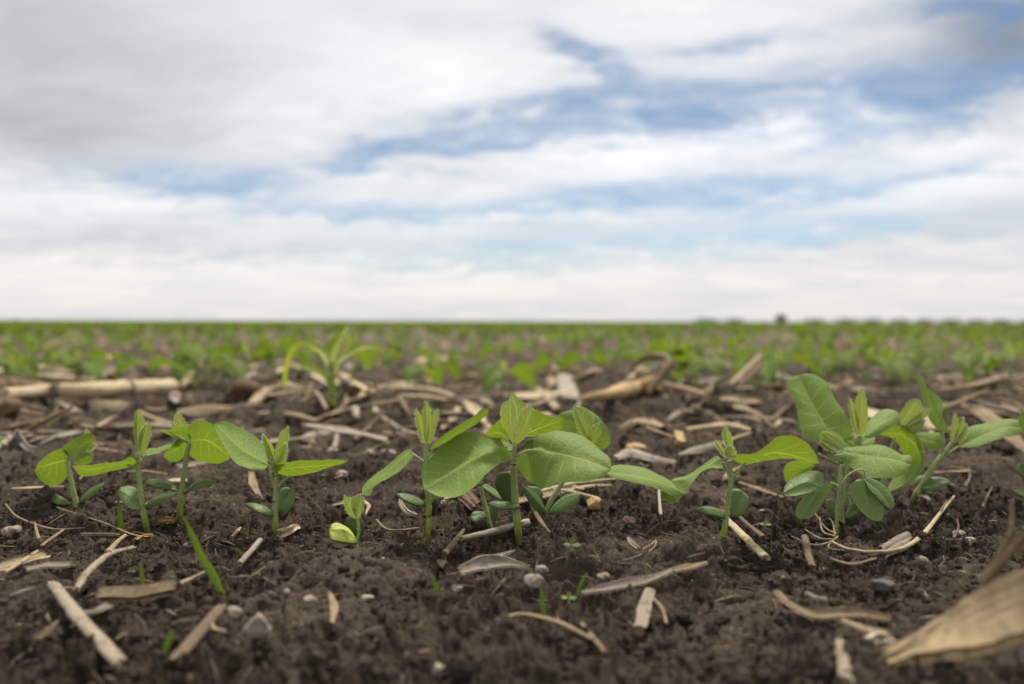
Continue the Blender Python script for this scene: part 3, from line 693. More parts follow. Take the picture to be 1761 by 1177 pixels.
soy('tiny soybean seedling with one yellow seed leaf and a folded crinkled lime leaf', (613, 937),
    ('stem', [(613, 937), (617, 915), (614, 890)], [3.2, 3.0, 2.4], .05),
    cot([(615, 934), (590, 918), (566, 913)], [(602, 911), (582, 900), (569, 903)], [(606, 934), (590, 931), (571, 927)], (0, -.3, .5, -.5), mt='cotyellow', th=.004, puff=.10, label='yellow seed leaf with dark specks'),
    cot([(614, 930), (609, 908), (606, 888)], [(598, 918), (593, 900), (597, 889)], [(624, 920), (627, 903), (620, 890)], (.6, .6, .2, .2), puff=.08),
    new([(613, 893), (602, 872), (592, 853)], [(599, 884), (592, 866)], [(612, 875), (604, 858)], (0, 0, .1, -.2), quilt=.03),
    new([(613, 893), (619, 870), (620, 850)], [(604, 872), (606, 857)], [(624, 880), (626, 862)], (-.1, -.1, -.2, .1), quilt=.03))

soy('tall slender soybean seedling with a three-tipped bud and a long leaf drooping left', (735, 938),
    ('stem', [(735, 938), (737, 905), (737, 870), (735, 835), (733, 790), (732, 762)], [6.3, 6.2, 6, 5.4, 5, 4.5], .40),
    pet([(729, 796), (718, 787), (705, 778)], [3.2, 2.6, 2.2]), pet([(735, 790), (740, 780), (745, 772)], [2.6, 2.2, 2]),
    leaf([(708, 778), (690, 790), (665, 812), (642, 832), (623, 851)], [(703, 773), (685, 783), (662, 804), (640, 821), (624, 839)], [(711, 785), (692, 807), (666, 822), (644, 836), (636, 851)], (0, -1.0, .6, -.6), puff=.04),
    leaf([(738, 774), (770, 755), (806, 731), (840, 704)], [(752, 758), (785, 734), (815, 715), (828, 704)], [(755, 768), (790, 748), (820, 728), (838, 711)], (0, 1.5, -.8, .8), puff=.02),
    new([(732, 766), (734, 728), (732, 690)], [(728, 750), (726, 715), (729, 700)], [(738, 750), (741, 715), (738, 698)], (-.2, -.2, -.1, -.1), fold=.15),
    new([(730, 766), (722, 735), (715, 703)], [(723, 755), (716, 728), (714, 712)], [(732, 745), (728, 720), (720, 708)], (.1, .1, 0, -.2), fold=.1),
    new([(734, 766), (744, 735), (753, 703)], [(735, 745), (739, 722), (747, 708)], [(743, 755), (750, 730), (754, 713)], (.1, .1, -.2, 0), fold=.1),
    cot([(735, 871), (708, 859), (680, 850)], [(720, 858), (695, 849)], [(718, 869), (694, 860)], (0, -.3, .4, -.4), label='narrow dark seed leaf, brown at its tip'),
    cot([(738, 868), (747, 857), (753, 846)], [(732, 850), (740, 842)], [(751, 866), (757, 852)], (.5, .8, .3, -.2)))

soy('central soybean seedling spreading two large veined leaves like wings towards the camera', (893, 932),
    ('stem', [(893, 932), (889, 895), (885, 845), (883, 800), (885, 766)], [8, 8, 7.5, 7, 4], .30),
    pet([(883, 785), (870, 775), (853, 770)], [3, 2.4, 1.8]), pet([(887, 785), (905, 776), (926, 773)], [3, 2.4, 1.8]),
    leaf([(853, 770), (800, 798), (760, 822), (730, 841)], [(848, 759), (826, 748), (800, 743), (775, 754), (752, 773), (733, 790), (725, 808), (726, 828)],
         [(868, 770), (882, 784), (873, 794), (858, 799), (840, 814), (819, 834), (797, 850), (772, 856), (748, 851)], (-.6, -2.2, 1.4, -1.1), puff=.06, wave=.010),
    leaf([(926, 773), (970, 782), (1010, 793), (1051, 808)], [(917, 767), (920, 753), (940, 744), (963, 741), (990, 746), (1014, 758), (1036, 777), (1049, 791)],
         [(905, 776), (889, 789), (891, 806), (905, 824), (922, 834), (942, 838), (968, 828), (1006, 828), (1035, 820)], (-.6, -2.0, 1.4, -1.1), puff=.06, wave=.012),
    new([(884, 766), (879, 735), (877, 690)], [(872, 742), (862, 715), (867, 693)], [(889, 742), (889, 710), (883, 693)], (-.3, -.2, .25, -.15), fold=.10, puff=.08),
    new([(886, 764), (890, 720), (879, 674)], [(880, 725), (876, 695)], [(902, 730), (906, 700), (890, 684)], (.5, .7, .1, .1), fold=.05),
    new([(887, 766), (902, 735), (915, 700)], [(887, 738), (893, 713), (903, 702)], [(902, 752), (914, 726), (916, 710)], (-.2, -.1, -.1, .2), fold=.08, puff=.08),
    cot([(897, 873), (870, 868), (838, 867)], [(875, 864), (850, 863)], [(875, 876), (850, 874)], (-.2, -.5, .3, -.3)),
    cot([(884, 868), (872, 840), (866, 812)], [(866, 862), (852, 835), (856, 815)], [(892, 855), (896, 830), (884, 812)], (.7, 1.1, .3, .1)))

soy('soybean seedling behind the central one, back leaves lit above the large pair', (845, 916),
    ('stem', [(845, 916), (837, 880), (828, 845), (830, 815), (848, 790), (872, 768)], [4.5, 4.5, 4.3, 4, 3.6, 3], .1),
    leaf([(880, 760), (925, 738), (968, 722)], [(890, 722), (911, 703), (935, 713), (955, 718), (966, 720)], [(900, 752), (930, 748), (955, 742), (967, 737)], (.6, 1.4, -.8, .9), puff=.04),
    leaf([(876, 757), (858, 745), (834, 747)], [(880, 725), (866, 718), (848, 732)], [(872, 757), (856, 754), (842, 752)], (.5, 1.0, -.6, .3), puff=.03),
    leaf([(882, 768), (862, 762), (842, 752)], [(870, 756), (852, 754)], [(884, 774), (866, 772), (852, 764)], (.9, .5, .3, -.4), puff=.03),
    leaf([(900, 768), (912, 766), (924, 762)], [(904, 759), (916, 756)], [(904, 776), (916, 774)], (.5, .7, -.2, .3), puff=.03),
    cot([(842, 904), (826, 893), (809, 888)], [(839, 884), (822, 879), (812, 882)], [(834, 905), (820, 900), (811, 894)], (0, -.2, .4, -.4)),
    cot([(844, 903), (846, 885), (852, 866)], [(838, 890), (838, 872)], [(851, 896), (857, 878)], (.2, .5, .3, .1)),
    cot([(868, 862), (850, 850), (829, 836)], [(855, 846), (838, 833)], [(855, 858), (838, 845)], (1.2, 1.0, .3, -.3), mt='cotpale'))

soy('soybean seedling behind the right wing leaf, with a split yellow-green bud', (938, 883),
    ('stem', [(938, 883), (950, 857), (966, 832), (985, 800), (1000, 775)], [5, 5, 5, 4.6, 4], .05),
    leaf([(1000, 775), (1010, 745), (1000, 704)], [(975, 760), (958, 728), (962, 712), (984, 705)], [(1022, 775), (1046, 768), (1049, 750), (1036, 725), (1018, 709)], (.3, 1.0, .5, -.2), puff=.05),
    leaf([(1036, 812), (1080, 817), (1130, 828), (1180, 848)], [(1060, 800), (1100, 803), (1134, 816), (1162, 833)], [(1060, 824), (1100, 832), (1140, 845), (1166, 856)], (-.8, -.5, 1.2, -.5), puff=.03, label='long pale leaf folded along its midrib'),
    leaf([(1155, 836), (1148, 850), (1145, 862)], [(1140, 838), (1136, 850), (1138, 860)], [(1172, 843), (1168, 858), (1156, 866)], (-.2, -.4, .2, .2), puff=.03),
    new([(1012, 756), (1002, 730), (988, 698)], [(996, 745), (988, 720), (986, 705)], [(1016, 745), (1021, 722), (1008, 703)], (-.4, -.2, -.1, .2), puff=.08, quilt=.03),
    new([(1012, 760), (1024, 742), (1031, 726)], [(1010, 748), (1020, 734)], [(1022, 762), (1033, 742)], (-.5, -.4, -.1, .2), quilt=.03),
    cot([(942, 885), (968, 868), (998, 850)], [(958, 862), (982, 849)], [(965, 882), (992, 866)], (0, -.3, .4, -.3), mt='cotpale'),
    cot([(941, 884), (920, 862), (897, 834)], [(932, 862), (918, 846)], [(926, 885), (906, 858)], (-.2, -.5, .3, -.2)),
    cot([(930, 866), (920, 852), (906, 836)], [(934, 850), (926, 838)], [(918, 862), (906, 848)], (.6, .8, .2, 0)))

soy('short soybean seedling behind a spotted stick, one leaf arching right', (1238, 942),
    ('stem', [(1238, 942), (1246, 910), (1252, 865), (1257, 822), (1255, 792)], [6, 6, 5.6, 5.4, 4], .36),
    pet([(1254, 818), (1247, 803), (1239, 790)], [3, 2.5, 2]), pet([(1263, 820), (1273, 808), (1282, 796)], [3.2, 2.7, 2.2]),
    leaf([(1239, 788), (1215, 802), (1190, 819), (1154, 828)], [(1230, 785), (1205, 802), (1178, 819), (1163, 823)], [(1243, 806), (1224, 805), (1204, 813), (1190, 830), (1178, 848), (1162, 838)], (0, -.4, .9, -.7), puff=.03),
    leaf([(1252, 787), (1290, 786), (1340, 779), (1408, 797)], [(1272, 781), (1300, 779), (1322, 766), (1340, 753), (1364, 751), (1388, 762), (1402, 780)], [(1270, 795), (1284, 797), (1320, 791), (1361, 789), (1390, 797)], (-.2, -.2, -1.2, 1.0), puff=.04),
    new([(1254, 780), (1251, 755), (1247, 732)], [(1248, 768), (1242, 748)], [(1260, 772), (1258, 750), (1252, 738)], (0, 0, -.1, -.2), fold=.1),
    new([(1252, 789), (1240, 772), (1230, 757)], [(1241, 780), (1231, 766)], [(1250, 778), (1238, 763)], (-.1, -.1, 0, -.2), fold=.1),
    new([(1254, 789), (1254, 776), (1254, 766)], [(1246, 782), (1247, 772)], [(1264, 782), (1262, 772)], (-.4, -.4, 0, 0), fold=.1),
    cot([(1252, 893), (1222, 879), (1190, 877)], [(1240, 878), (1216, 871)], [(1240, 890), (1218, 885)], (0, -.3, .4, -.3)),
    cot([(1257, 886), (1268, 865), (1277, 845)], [(1248, 870), (1254, 846), (1266, 841)], [(1270, 890), (1284, 876), (1289, 858)], (.3, .5, .2, -.2), mt='cotpale', puff=.06))

soy('large soybean seedling with one tall upright leaf, frontmost of the right-hand cluster', (1447, 900),
    ('stem', [(1447, 900), (1446, 860), (1446, 820), (1445, 790), (1440, 768)], [6.5, 6.3, 6, 5.6, 4.5], .1),
    pet([(1443, 800), (1420, 788), (1408, 780)], [3, 2.5, 2]),
    leaf([(1428, 748), (1402, 704), (1382, 668), (1374, 645)], [(1430, 762), (1411, 762), (1386, 754), (1374, 727), (1370, 700), (1358, 678), (1353, 664), (1360, 651)],
         [(1442, 756), (1462, 750), (1467, 738), (1456, 716), (1440, 692), (1431, 678), (1426, 662), (1408, 648), (1392, 643)], (.6, 3.0, -.1, -.1), puff=.05, wave=.015),
    leaf([(1452, 779), (1490, 784), (1530, 790), (1568, 800)], [(1430, 773), (1413, 775), (1455, 771), (1484, 766), (1512, 764), (1536, 771), (1552, 782), (1566, 783)],
         [(1432, 784), (1456, 799), (1479, 815), (1500, 823), (1533, 824), (1557, 814)], (-.4, -.9, 1.3, -1.2), puff=.05),
    leaf([(1400, 800), (1374, 811), (1351, 829)], [(1378, 793), (1356, 797), (1348, 812)], [(1395, 808), (1378, 820), (1362, 829)], (0, .6, -.4, .5), puff=.03),
    new([(1452, 774), (1436, 760), (1412, 744)], [(1452, 760), (1440, 748), (1424, 742)], [(1440, 776), (1424, 768), (1410, 757)], (-.5, -.8, .3, -.3), puff=.12, quilt=.03),
    new([(1450, 776), (1430, 770), (1407, 762)], [(1436, 766), (1418, 756)], [(1436, 778), (1418, 772)], (-.6, -.9, .1, -.2), puff=.10, quilt=.03),
    cot([(1449, 893), (1432, 878), (1420, 860)], [(1445, 870), (1432, 858)], [(1436, 893), (1422, 876)], (0, .3, .3, -.2)),
    cot([(1452, 893), (1470, 880), (1483, 866)], [(1458, 874), (1472, 860)], [(1466, 893), (1482, 880)], (.1, .3, .2, -.2)))

soy('soybean seedling in the right-hand cluster with a pale two-pointed bud above the other leaves', (1463, 880),
    ('stem', [(1463, 880), (1455, 850), (1458, 815), (1468, 780), (1479, 750)], [5.5, 5.5, 5.2, 5, 4.5], .05),
    leaf([(1487, 750), (1515, 728), (1547, 712)], [(1490, 732), (1500, 718), (1518, 704), (1536, 705)], [(1497, 752), (1522, 741), (1546, 726)], (.2, 1.3, 1.0, -.3), puff=.05),
    leaf([(1470, 768), (1488, 758), (1506, 752)], [(1468, 752), (1484, 747), (1499, 749)], [(1482, 776), (1500, 768)], (-.2, .2, .5, -.4), mt='leaf'),
    leaf([(1478, 772), (1462, 762), (1452, 756)], [(1470, 756), (1458, 750)], [(1468, 776), (1456, 768)], (.2, .4, .4, -.3)),
    new([(1479, 754), (1482, 712), (1483, 667)], [(1473, 730), (1469, 697), (1476, 676)], [(1488, 742), (1492, 712), (1488, 680)], (0, 0, -.1, -.1), fold=.1),
    new([(1476, 752), (1468, 722), (1461, 684)], [(1468, 740), (1461, 715), (1459, 694)], [(1477, 730), (1472, 705), (1465, 690)], (-.1, -.1, -.1, -.1), fold=.1),
    cot([(1458, 858), (1440, 842), (1428, 824)], [(1448, 832), (1434, 815)], [(1442, 852), (1428, 838)], (.3, .8, .3, -.2)),
    cot([(1464, 842), (1480, 834), (1500, 838)], [(1472, 826), (1490, 826)], [(1476, 846), (1492, 848)], (.3, .8, .3, -.2)))

soy('soybean seedling low in the right-hand cluster, its big lit leaf bending down', (1518, 862),
    ('stem', [(1518, 862), (1519, 835), (1525, 800), (1531, 772), (1540, 752)], [5.5, 5.5, 5.2, 4, 1.5], .05),
    leaf([(1512, 748), (1545, 746), (1575, 768), (1582, 798), (1560, 826), (1527, 847)], [(1528, 736), (1552, 731), (1573, 744), (1586, 768), (1590, 800), (1580, 818), (1560, 834)],
         [(1530, 752), (1546, 765), (1554, 790), (1546, 812), (1530, 832)], (.5, .2, -.4, .6), puff=.03),
    leaf([(1574, 750), (1596, 758), (1619, 764)], [(1580, 744), (1600, 744), (1618, 746)], [(1582, 764), (1600, 773), (1614, 775)], (.3, .8, .6, -.3), puff=.04),
    new([(1549, 732), (1562, 712), (1580, 688)], [(1547, 718), (1553, 703), (1567, 688)], [(1562, 730), (1580, 716), (1586, 698)], (.4, .6, -.1, .2), quilt=.03),
    new([(1556, 734), (1580, 720), (1601, 703)], [(1566, 722), (1588, 706)], [(1572, 732), (1594, 716)], (.3, .4, 0, 0), quilt=.03),
    new([(1560, 735), (1576, 732), (1591, 723)], [(1572, 727), (1585, 721)], [(1570, 741), (1585, 737)], (.2, .2, 0, 0), quilt=.03))

soy('soybean seedling leaning right, with a ribbon-like upright leaf and a hand-shaped pale bud', (1570, 861),
    ('stem', [(1570, 861), (1582, 840), (1600, 810), (1620, 784), (1637, 762)], [6, 5.8, 5.4, 5, 4], .22),
    pet([(1619, 787), (1622, 765), (1622, 745)], [3, 2.6, 2.2]), pet([(1626, 783), (1637, 776), (1648, 768)], [3, 2.6, 2.2]),
    leaf([(1633, 745), (1610, 714), (1598, 690), (1588, 665), (1578, 642)], [(1616, 741), (1600, 724), (1588, 697), (1584, 672), (1577, 651)], [(1628, 733), (1620, 714), (1622, 694), (1607, 677), (1593, 667), (1588, 652)], (-.2, 2.4, .2, -.2), puff=.04),
    leaf([(1648, 769), (1690, 750), (1730, 735), (1762, 737)], [(1654, 748), (1668, 735), (1702, 726), (1735, 720), (1756, 725)], [(1664, 770), (1690, 765), (1724, 754), (1750, 748)], (0, -.2, .9, -.7), puff=.04),
    new([(1638, 763), (1640, 738), (1642, 709)], [(1634, 750), (1638, 725)], [(1645, 745), (1648, 724)], (.1, .1, 0, 0), fold=.1),
    new([(1640, 762), (1651, 742), (1657, 717)], [(1642, 748), (1651, 728)], [(1652, 750), (1659, 732)], (0, 0, 0, 0), fold=.1),
    new([(1641, 763), (1655, 748), (1663, 728)], [(1648, 750), (1658, 734)], [(1656, 757), (1664, 742)], (-.1, -.1, 0, 0), fold=.1),
    cot([(1584, 842), (1608, 834), (1636, 830)], [(1590, 826), (1608, 820), (1626, 823)], [(1598, 844), (1618, 840)], (-.2, -.4, .4, -.4)),
    cot([(1577, 840), (1582, 828), (1590, 818)], [(1571, 832), (1576, 820)], [(1586, 836), (1592, 825)], (.3, .6, .2, 0), mt='cotpale'))

soy('soybean seedling cut off by the right edge of the photo', (1776, 868),
    ('stem', [(1776, 868), (1778, 830), (1779, 790), (1780, 750)], [6, 6, 5.5, 4.5], .2),
    leaf([(1780, 745), (1769, 728), (1768, 700)], [(1762, 745), (1752, 728), (1754, 712)], [(1796, 742), (1800, 720), (1786, 704)], (-.2, .2, .4, -.4), puff=.05),
    leaf([(1780, 748), (1815, 735), (1850, 732)], [(1800, 725), (1830, 718)], [(1810, 752), (1838, 748)], (0, .4, 1, -.7)),
    new([(1780, 748), (1783, 715), (1785, 690)], [(1776, 728), (1780, 702)], [(1790, 728), (1790, 704)]),
    cot([(1776, 828), (1762, 815), (1750, 800)], [(1768, 803), (1757, 796)], [(1766, 826), (1751, 813)], (-.2, -.3, .3, -.3)),
    cot([(1777, 850), (1760, 852), (1742, 844)], [(1764, 846), (1750, 842)], [(1764, 856), (1750, 851)], (-.3, -.5, .2, -.2), mt='cotpale'))

soy('soybean seedling cut off by the left edge of the photo', (-16, 880),
    ('stem', [(-16, 880), (-17, 840), (-18, 800), (-19, 770)], [6, 6, 5.5, 4.5], .2),
    leaf([(-19, 768), (-8, 762), (4, 758)], [(-12, 752), (0, 750)], [(-10, 772), (1, 770)], (0, .2, .5, -.5)),
    leaf([(-19, 768), (-50, 755), (-80, 752)], [(-40, 740), (-66, 742)], [(-42, 772), (-66, 768)], (0, .4, .9, -.8)),
    new([(-19, 768), (-17, 742), (-16, 715)], [(-24, 752), (-22, 728)], [(-11, 752), (-12, 728)]),
    cot([(-17, 838), (-34, 826), (-50, 818)], [(-36, 818), (-46, 814)], [(-34, 834), (-46, 826)]))

seedling('morning_glory_seedling', 'weed seedling with two notched two-lobed leaves on a thin stem before the right-hand cluster', 'weed', (1438, 926), [
    ('stem', [(1438, 926), (1439, 895), (1441, 860), (1445, 825), (1447, 800)], [3.6, 3.6, 3.4, 3, 2.6], .05, 'stem', ('stem', 'palestem')),
    pet([(1442, 842), (1436, 833), (1424, 832), (1411, 838)], [2.2, 1.8, 1.5]),
    pet([(1443, 838), (1462, 815), (1484, 808), (1488, 824)], [2.2, 1.8, 1.5]),
    ('leaf', 'lobe', [(1412, 838), (1384, 830), (1347, 848)], [(1417, 822), (1410, 811), (1390, 811), (1362, 823), (1350, 835)], [(1405, 845), (1386, 849), (1366, 853), (1352, 853)], (-.7, -1.0, .6, -.3), 'weed', {'puff': .04, 'eh': 0}),
    ('leaf', 'lobe', [(1412, 837), (1398, 862), (1379, 893)], [(1396, 846), (1381, 856), (1370, 872), (1368, 886)], [(1424, 828), (1431, 838), (1420, 858), (1405, 880), (1392, 891)], (-.7, -1.6, -.2, .2), 'weed', {'puff': .04, 'eh': 0}),
    ('leaf', 'lobe', [(1486, 826), (1492, 862), (1511, 897)], [(1470, 829), (1460, 835), (1464, 855), (1480, 878), (1497, 893)], [(1498, 838), (1514, 856), (1519, 875), (1519, 890)], (-.5, -1.3, -.1, .1), 'weed', {'puff': .04, 'eh': 0}),
    ('leaf', 'lobe', [(1486, 825), (1513, 846), (1533, 876)], [(1496, 821), (1522, 836), (1536, 856), (1538, 870)], [(1496, 842), (1512, 858), (1522, 870)], (-.5, -.9, .3, -.3), 'weed', {'puff': .04, 'eh': 0})])
M['slab'] = straw_mat('buff_stalk_slab', (0.36, 0.26, 0.135), (0.52, 0.40, 0.235), (0.20, 0.14, 0.08), spot=0.7, fibre=24)
# ------------------------------------------------------------------ small grasses and weeds
def ground_pts(pl, lift=0.0):
    out = []
    for p in pl:
        if len(p) > 2: out.append(P(p[0], p[1], p[2]))
        else:
            q = G(p[0], p[1]); q[2] += lift; out.append(q)
    return np.array(out)

def blade_geo(g, C, wid, mi=0, seed=0, face=(0, -1, .3)):
    """a grass blade, keeled along the middle, on a curve of points"""
    nt = 22; p = spline(C, nt); T = unit(np.gradient(p, axis=0)); t = np.linspace(0, 1, nt + 1)
    sd_ = unit(np.cross(T, np.asarray(face, float)))
    w = np.interp(t, np.linspace(0, 1, len(wid)), wid)
    S = np.linspace(-1, 1, 7); N = unit(np.cross(sd_, T))
    V = p[:, None, :] + sd_[:, None, :] * (S[None, :, None] * w[:, None, None] * .5) + N[:, None, :] * (np.abs(S)[None, :, None] * w[:, None, None] * .22)
    g.add(V.reshape(-1, 3), grid_faces(nt + 1, 7), np.stack(np.meshgrid(t, .5 + .5 * S, indexing='ij'), -1).reshape(-1, 2), mi)

def grass(label, pl, w, mt='grass', D=None, name='grass_blade', cat='grass blade', group='small green grass shoots'):
    b = G(*pl[0][:2]); D = D or b[1]
    C = np.array([P(p[0], p[1], D + (p[2] * .01 if len(p) > 2 else 0)) for p in pl]); C[0, 2] -= .002
    g = Geo(); blade_geo(g, C, [x * D / F for x in w], 0, len(label))
    o = g.build(name, [M[mt]], None, origin=C[0]); tag(o, label, cat, group); return o

grass('big broad green grass blade with a brown tip leaning left in front of the seedlings', [(386, 1019), (366, 985, -.4), (349, 958, -.9), (334, 926, -1.3), (316, 888, -1.7)], [6, 15, 13, 11, 2])
grass('upright pale green blade just left of the seedling with the lime bud', [(212, 915), (207, 890), (204, 862)], [5, 10, 3])
grass('thin dark green blade curling low beside the upright pale blade', [(187, 923), (198, 911), (215, 900)], [3, 3.5, 1.5])
grass('short blurred green shoot standing right of the forked straw', [(246, 1013), (245, 990), (242, 965)], [6, 8, 3])
grass('yellow-green blurred shoot by the brown stick in the left foreground', [(281, 1122), (290, 1104), (298, 1084)], [6, 12, 8])
grass('tiny green blade lying left of the short white straw', [(421, 954), (413, 949), (403, 943)], [3, 5, 3])
grass('green shoot with a bent tip left of the pale husk flake', [(753, 1021), (749, 1008), (741, 991)], [6, 9, 3])
grass('slim green shoot rising in front of the round tan pebble', [(935, 1058), (933, 1034), (929, 1011)], [7, 9, 3])
grass('short slanting green blade between the round pebble and the white chip', [(991, 1015), (1000, 1002), (1010, 985)], [5, 6, 3])
grass('thin curved green shoot above the long grey husk strip', [(1130, 1004), (1112, 984), (1106, 962)], [3.5, 4, 2])
grass('tiny green shoot left of the fallen twig behind the drooping leaf', [(675, 918), (672, 911), (670, 905)], [3, 4, 2])
grass('little blurred shoot under the branching twig near the corn seedling', [(640, 724), (639, 708), (638, 694)], [4, 5, 2])
grass('short pale sprout beside the pale leaf of the front seedling', [(378, 812), (382, 803), (388, 793)], [3, 5, 2])
grass('thin sprig of green beside the right-hand ribbon leaf', [(1627, 740), (1626, 720), (1625, 700)], [5, 6, 4])

def sprout(label, base, s):
    b = G(*base); r = empty('weed_sprout', b); tag(r, label, 'weed sprout', 'tiny two-leaved weed sprouts')
    g = Geo(); tube(g, [b, b + np.array([.0003, 0, s * .6])], [.0005, .0004], 6, 6); g.build('stem', [M['stem']], r)
    for dx, dz in ((-1, .15), (1, .1), (.1, .9)):
        g = Geo(); C = b + np.array([0, 0, s * .6]); tip = C + np.array([dx * s, -.2 * s, dz * s]); md = (C + tip) / 2
        sdv = np.array([0, .35 * s, .12 * s]) if abs(dx) > .5 else np.array([.3 * s, 0, 0])
        V, N, UV = leaf_grid(np.array([C, md, tip]), np.array([C, md + sdv, tip]), np.array([C, md - sdv, tip]), nt=8, ns=3); leaf_mesh(g, V, N, UV)
        g.build('leaf', [M['weed']], r)
sprout('tiny three-leaved green sprout in the dark furrow right of the central seedling', (984, 948), .0038)
sprout('tiny blue-green sprout left of the notched weed leaves', (1316, 910), .003)
sprout('flat tiny green sprout above the upright pale chunk', (978, 1038), .0028)

# the young corn plant between the rows
cb = G(571, 697); r = empty('corn_seedling', cb); cD = cb[1]
tag(r, 'young volunteer corn plant with arching narrow leaves standing among the stubble', 'corn plant')
def cpx(pl): return np.array([P(p[0], p[1], cD + (p[2] if len(p) > 2 else 0)) for p in pl])
g = Geo(); tube(g, cpx([(571, 702), (571, 665), (570, 637), (571, 622)]), [7 * cD / F, 6 * cD / F, 4.5 * cD / F], 14, 10); g.build('stem', [M['corn']], r)
for pl, w in (([(569, 645), (563, 620), (550, 602), (526, 592), (503, 606), (491, 640), (490, 670)], [6, 12, 14, 12, 11, 9, 4]), ([(573, 640), (583, 622), (598, 610), (622, 597), (650, 597), (671, 608)], [6, 11, 13, 11, 9, 3]),
              ([(571, 638), (574, 615), (581, 595), (591, 575), (598, 560)], [6, 11, 12, 8, 2]), ([(568, 660), (552, 642), (534, 633), (516, 629)], [6, 14, 17, 6])):
    g = Geo(); blade_geo(g, cpx([(x, y, .012 * i) for i, (x, y) in enumerate(pl)]), [x * cD / F for x in w], face=(0.2, -1, .5)); g.build('leaf', [M['corn']], r)

# ------------------------------------------------------------------ crop residue, stones: the pieces one can point to
CNT = [0]
def mid_d(pl): return float(np.mean([(p[2] if len(p) > 2 else G(p[0], p[1])[1]) for p in pl]))
def stick(name, label, cat, pl, w, mt, lift=.35, flat=.8, nodes=(), rough=.25, ragged=.5, group=None, nt=24, ns=14, bark=.05, base_lift=.002):
    """a round stalk or twig lying on the soil; w in photo pixels (one or several)"""
    CNT[0] += 1; D = mid_d(pl); ws = np.atleast_1d(w).astype(float) * D / F / 2
    C = ground_pts(pl, float(ws.mean()) * lift * 2 * flat + base_lift)
    band = (lambda t: 1 if any(abs(t - n) < .022 for n in nodes) else 0) if nodes else 0
    g = Geo(); tube(g, C, list(ws) if len(ws) > 1 else [float(ws[0])] * 2, nt, ns, band, flat, rough, ragged, CNT[0], nodes, bark=bark)
    o = g.build(name, [M[mt], M['brown']] if nodes else [M[mt]], None, origin=C.mean(0)); tag(o, label, cat, group); return o
def strip(name, label, cat, pl, w, mt, th=.0007, tilt=40, curl=.15, group=None, lift=.004, **kw):
    CNT[0] += 1; D = mid_d(pl); ws = np.atleast_1d(w).astype(float) * D / F * (.78 if D < .6 else .9)
    C = ground_pts(pl, lift * .7)
    g = Geo(); slab(g, C, list(ws) if len(ws) > 1 else float(ws[0]), th, tilt, curl, seed=CNT[0], **kw)
    o = g.build(name, [M[mt]], None, origin=C.mean(0)); tag(o, label, cat, group); return o
def pebble(label, px, py, w, h, mt, name='pebble', cat='pebble', facets=0, group=None, amp=.5, depth=.8):
    CNT[0] += 1; c = G(px, py + h * .35); k = c[1] / F
    c = c + np.array([0, 0, h * k * .22 + .001])
    g = Geo(); stone(g, (0, 0, 0), (w * k / 2, w * k / 2 * depth, h * k / 2), CNT[0], 3, amp, 0, facets)
    o = g.build(name, [M[mt]]); o.location = c; tag(o, label, cat, group); return o

# foreground, left
S, H = 'straw_piece', 'corn_husk'
stick(S, 'long cream straw slanting down in the blurred lower left corner', 'straw', [(93, 1022), (136, 1080), (201, 1154)], [22, 25, 22], 'bleached', flat=.5)
stick(S, 'forked pale straw stem in the left foreground', 'straw', [(133, 1028), (150, 1001), (187, 970), (226, 957)], [11, 13, 12, 11], 'bleached', lift=.5)
stick(S, 'short side branch lying against the forked straw', 'straw', [(186, 968), (200, 950), (213, 938)], [11, 9, 8], 'tan', lift=.9)
strip('wood_chip', 'brownish blocky stalk chunk lying flat below the forked straw', 'stalk chunk', [(178, 1046), (238, 1044), (298, 1036)], 25, 'tan', th=.004, tilt=50, curl=0, wav=.03, lift=.006)
stick('twig', 'brown stick pointing up and right in the lower left foreground', 'twig', [(306, 1152), (340, 1110), (376, 1066)], [24, 24, 22], 'brown', flat=.6)
stick(S, 'short whitish straw alone on bare soil left of centre', 'straw', [(414, 984), (430, 966), (447, 946)], [10, 11, 10], 'grey', lift=.8)
strip(H, 'pale crumpled husk flake at the left edge of the picture', 'husk', [(-6, 994), (35, 982), (76, 970)], [22, 30, 20], 'cream', tilt=35, curl=.3)
strip(H, 'greyish flat husk piece beside the crumpled flake on the left', 'husk', [(48, 995), (84, 988), (120, 984)], [14, 18, 16], 'grey', tilt=35)
stick(S, 'thin straw spike sticking out below the crumpled flake', 'straw', [(10, 1001), (34, 985), (62, 966)], [7, 8, 6], 'cream', lift=1.2)
strip(H, 'curved thin husk sliver under the blocky stalk chunk', 'husk', [(138, 1071), (160, 1070), (186, 1058)], [10, 14, 18], 'grey', tilt=35)
strip(H, 'dim brown straw fragment far down in the lower left', 'husk', [(60, 1118), (80, 1104), (95, 1088)], [12, 14, 8], 'brown')
pebble('large round tan pebble in the left foreground', 443, 1078, 50, 36, 'pebble', facets=5)
pebble('small tan pebble touching the large round one', 404, 1059, 24, 20, 'pebble')
pebble('rounded brown pebble at the far left of the furrow', 19, 916, 28, 20, 'pebble')
pebble('small white grain of stone left of the long shadowed clods', 494, 1024, 11, 7, 'palestone', facets=3)
pebble('white fragment shaped like a tooth near the small white grain', 534, 1036, 20, 8, 'palestone', facets=5)
pebble('little cream grain right of the big grass blade', 320, 942, 8, 9, 'palestone')
strip('wood_chip', 'orange-brown ragged chip on soil between two seedlings on the left', 'chip', [(274, 906), (288, 904), (300, 908)], 11, 'rust', tilt=55, ragged=1.0)
strip('wood_chip', 'striped pale wood chip at the foot of the seedling with the raised pale leaf', 'chip', [(481, 931), (495, 924), (508, 917)], [14, 20, 17], 'cream', th=.0022, tilt=45, ridge=.05, curl=0)
stick('twig', 'tiny amber splinter left of the striped wood chip', 'splinter', [(399, 936), (406, 928), (413, 920)], [6, 7, 5], 'gold', lift=.8)
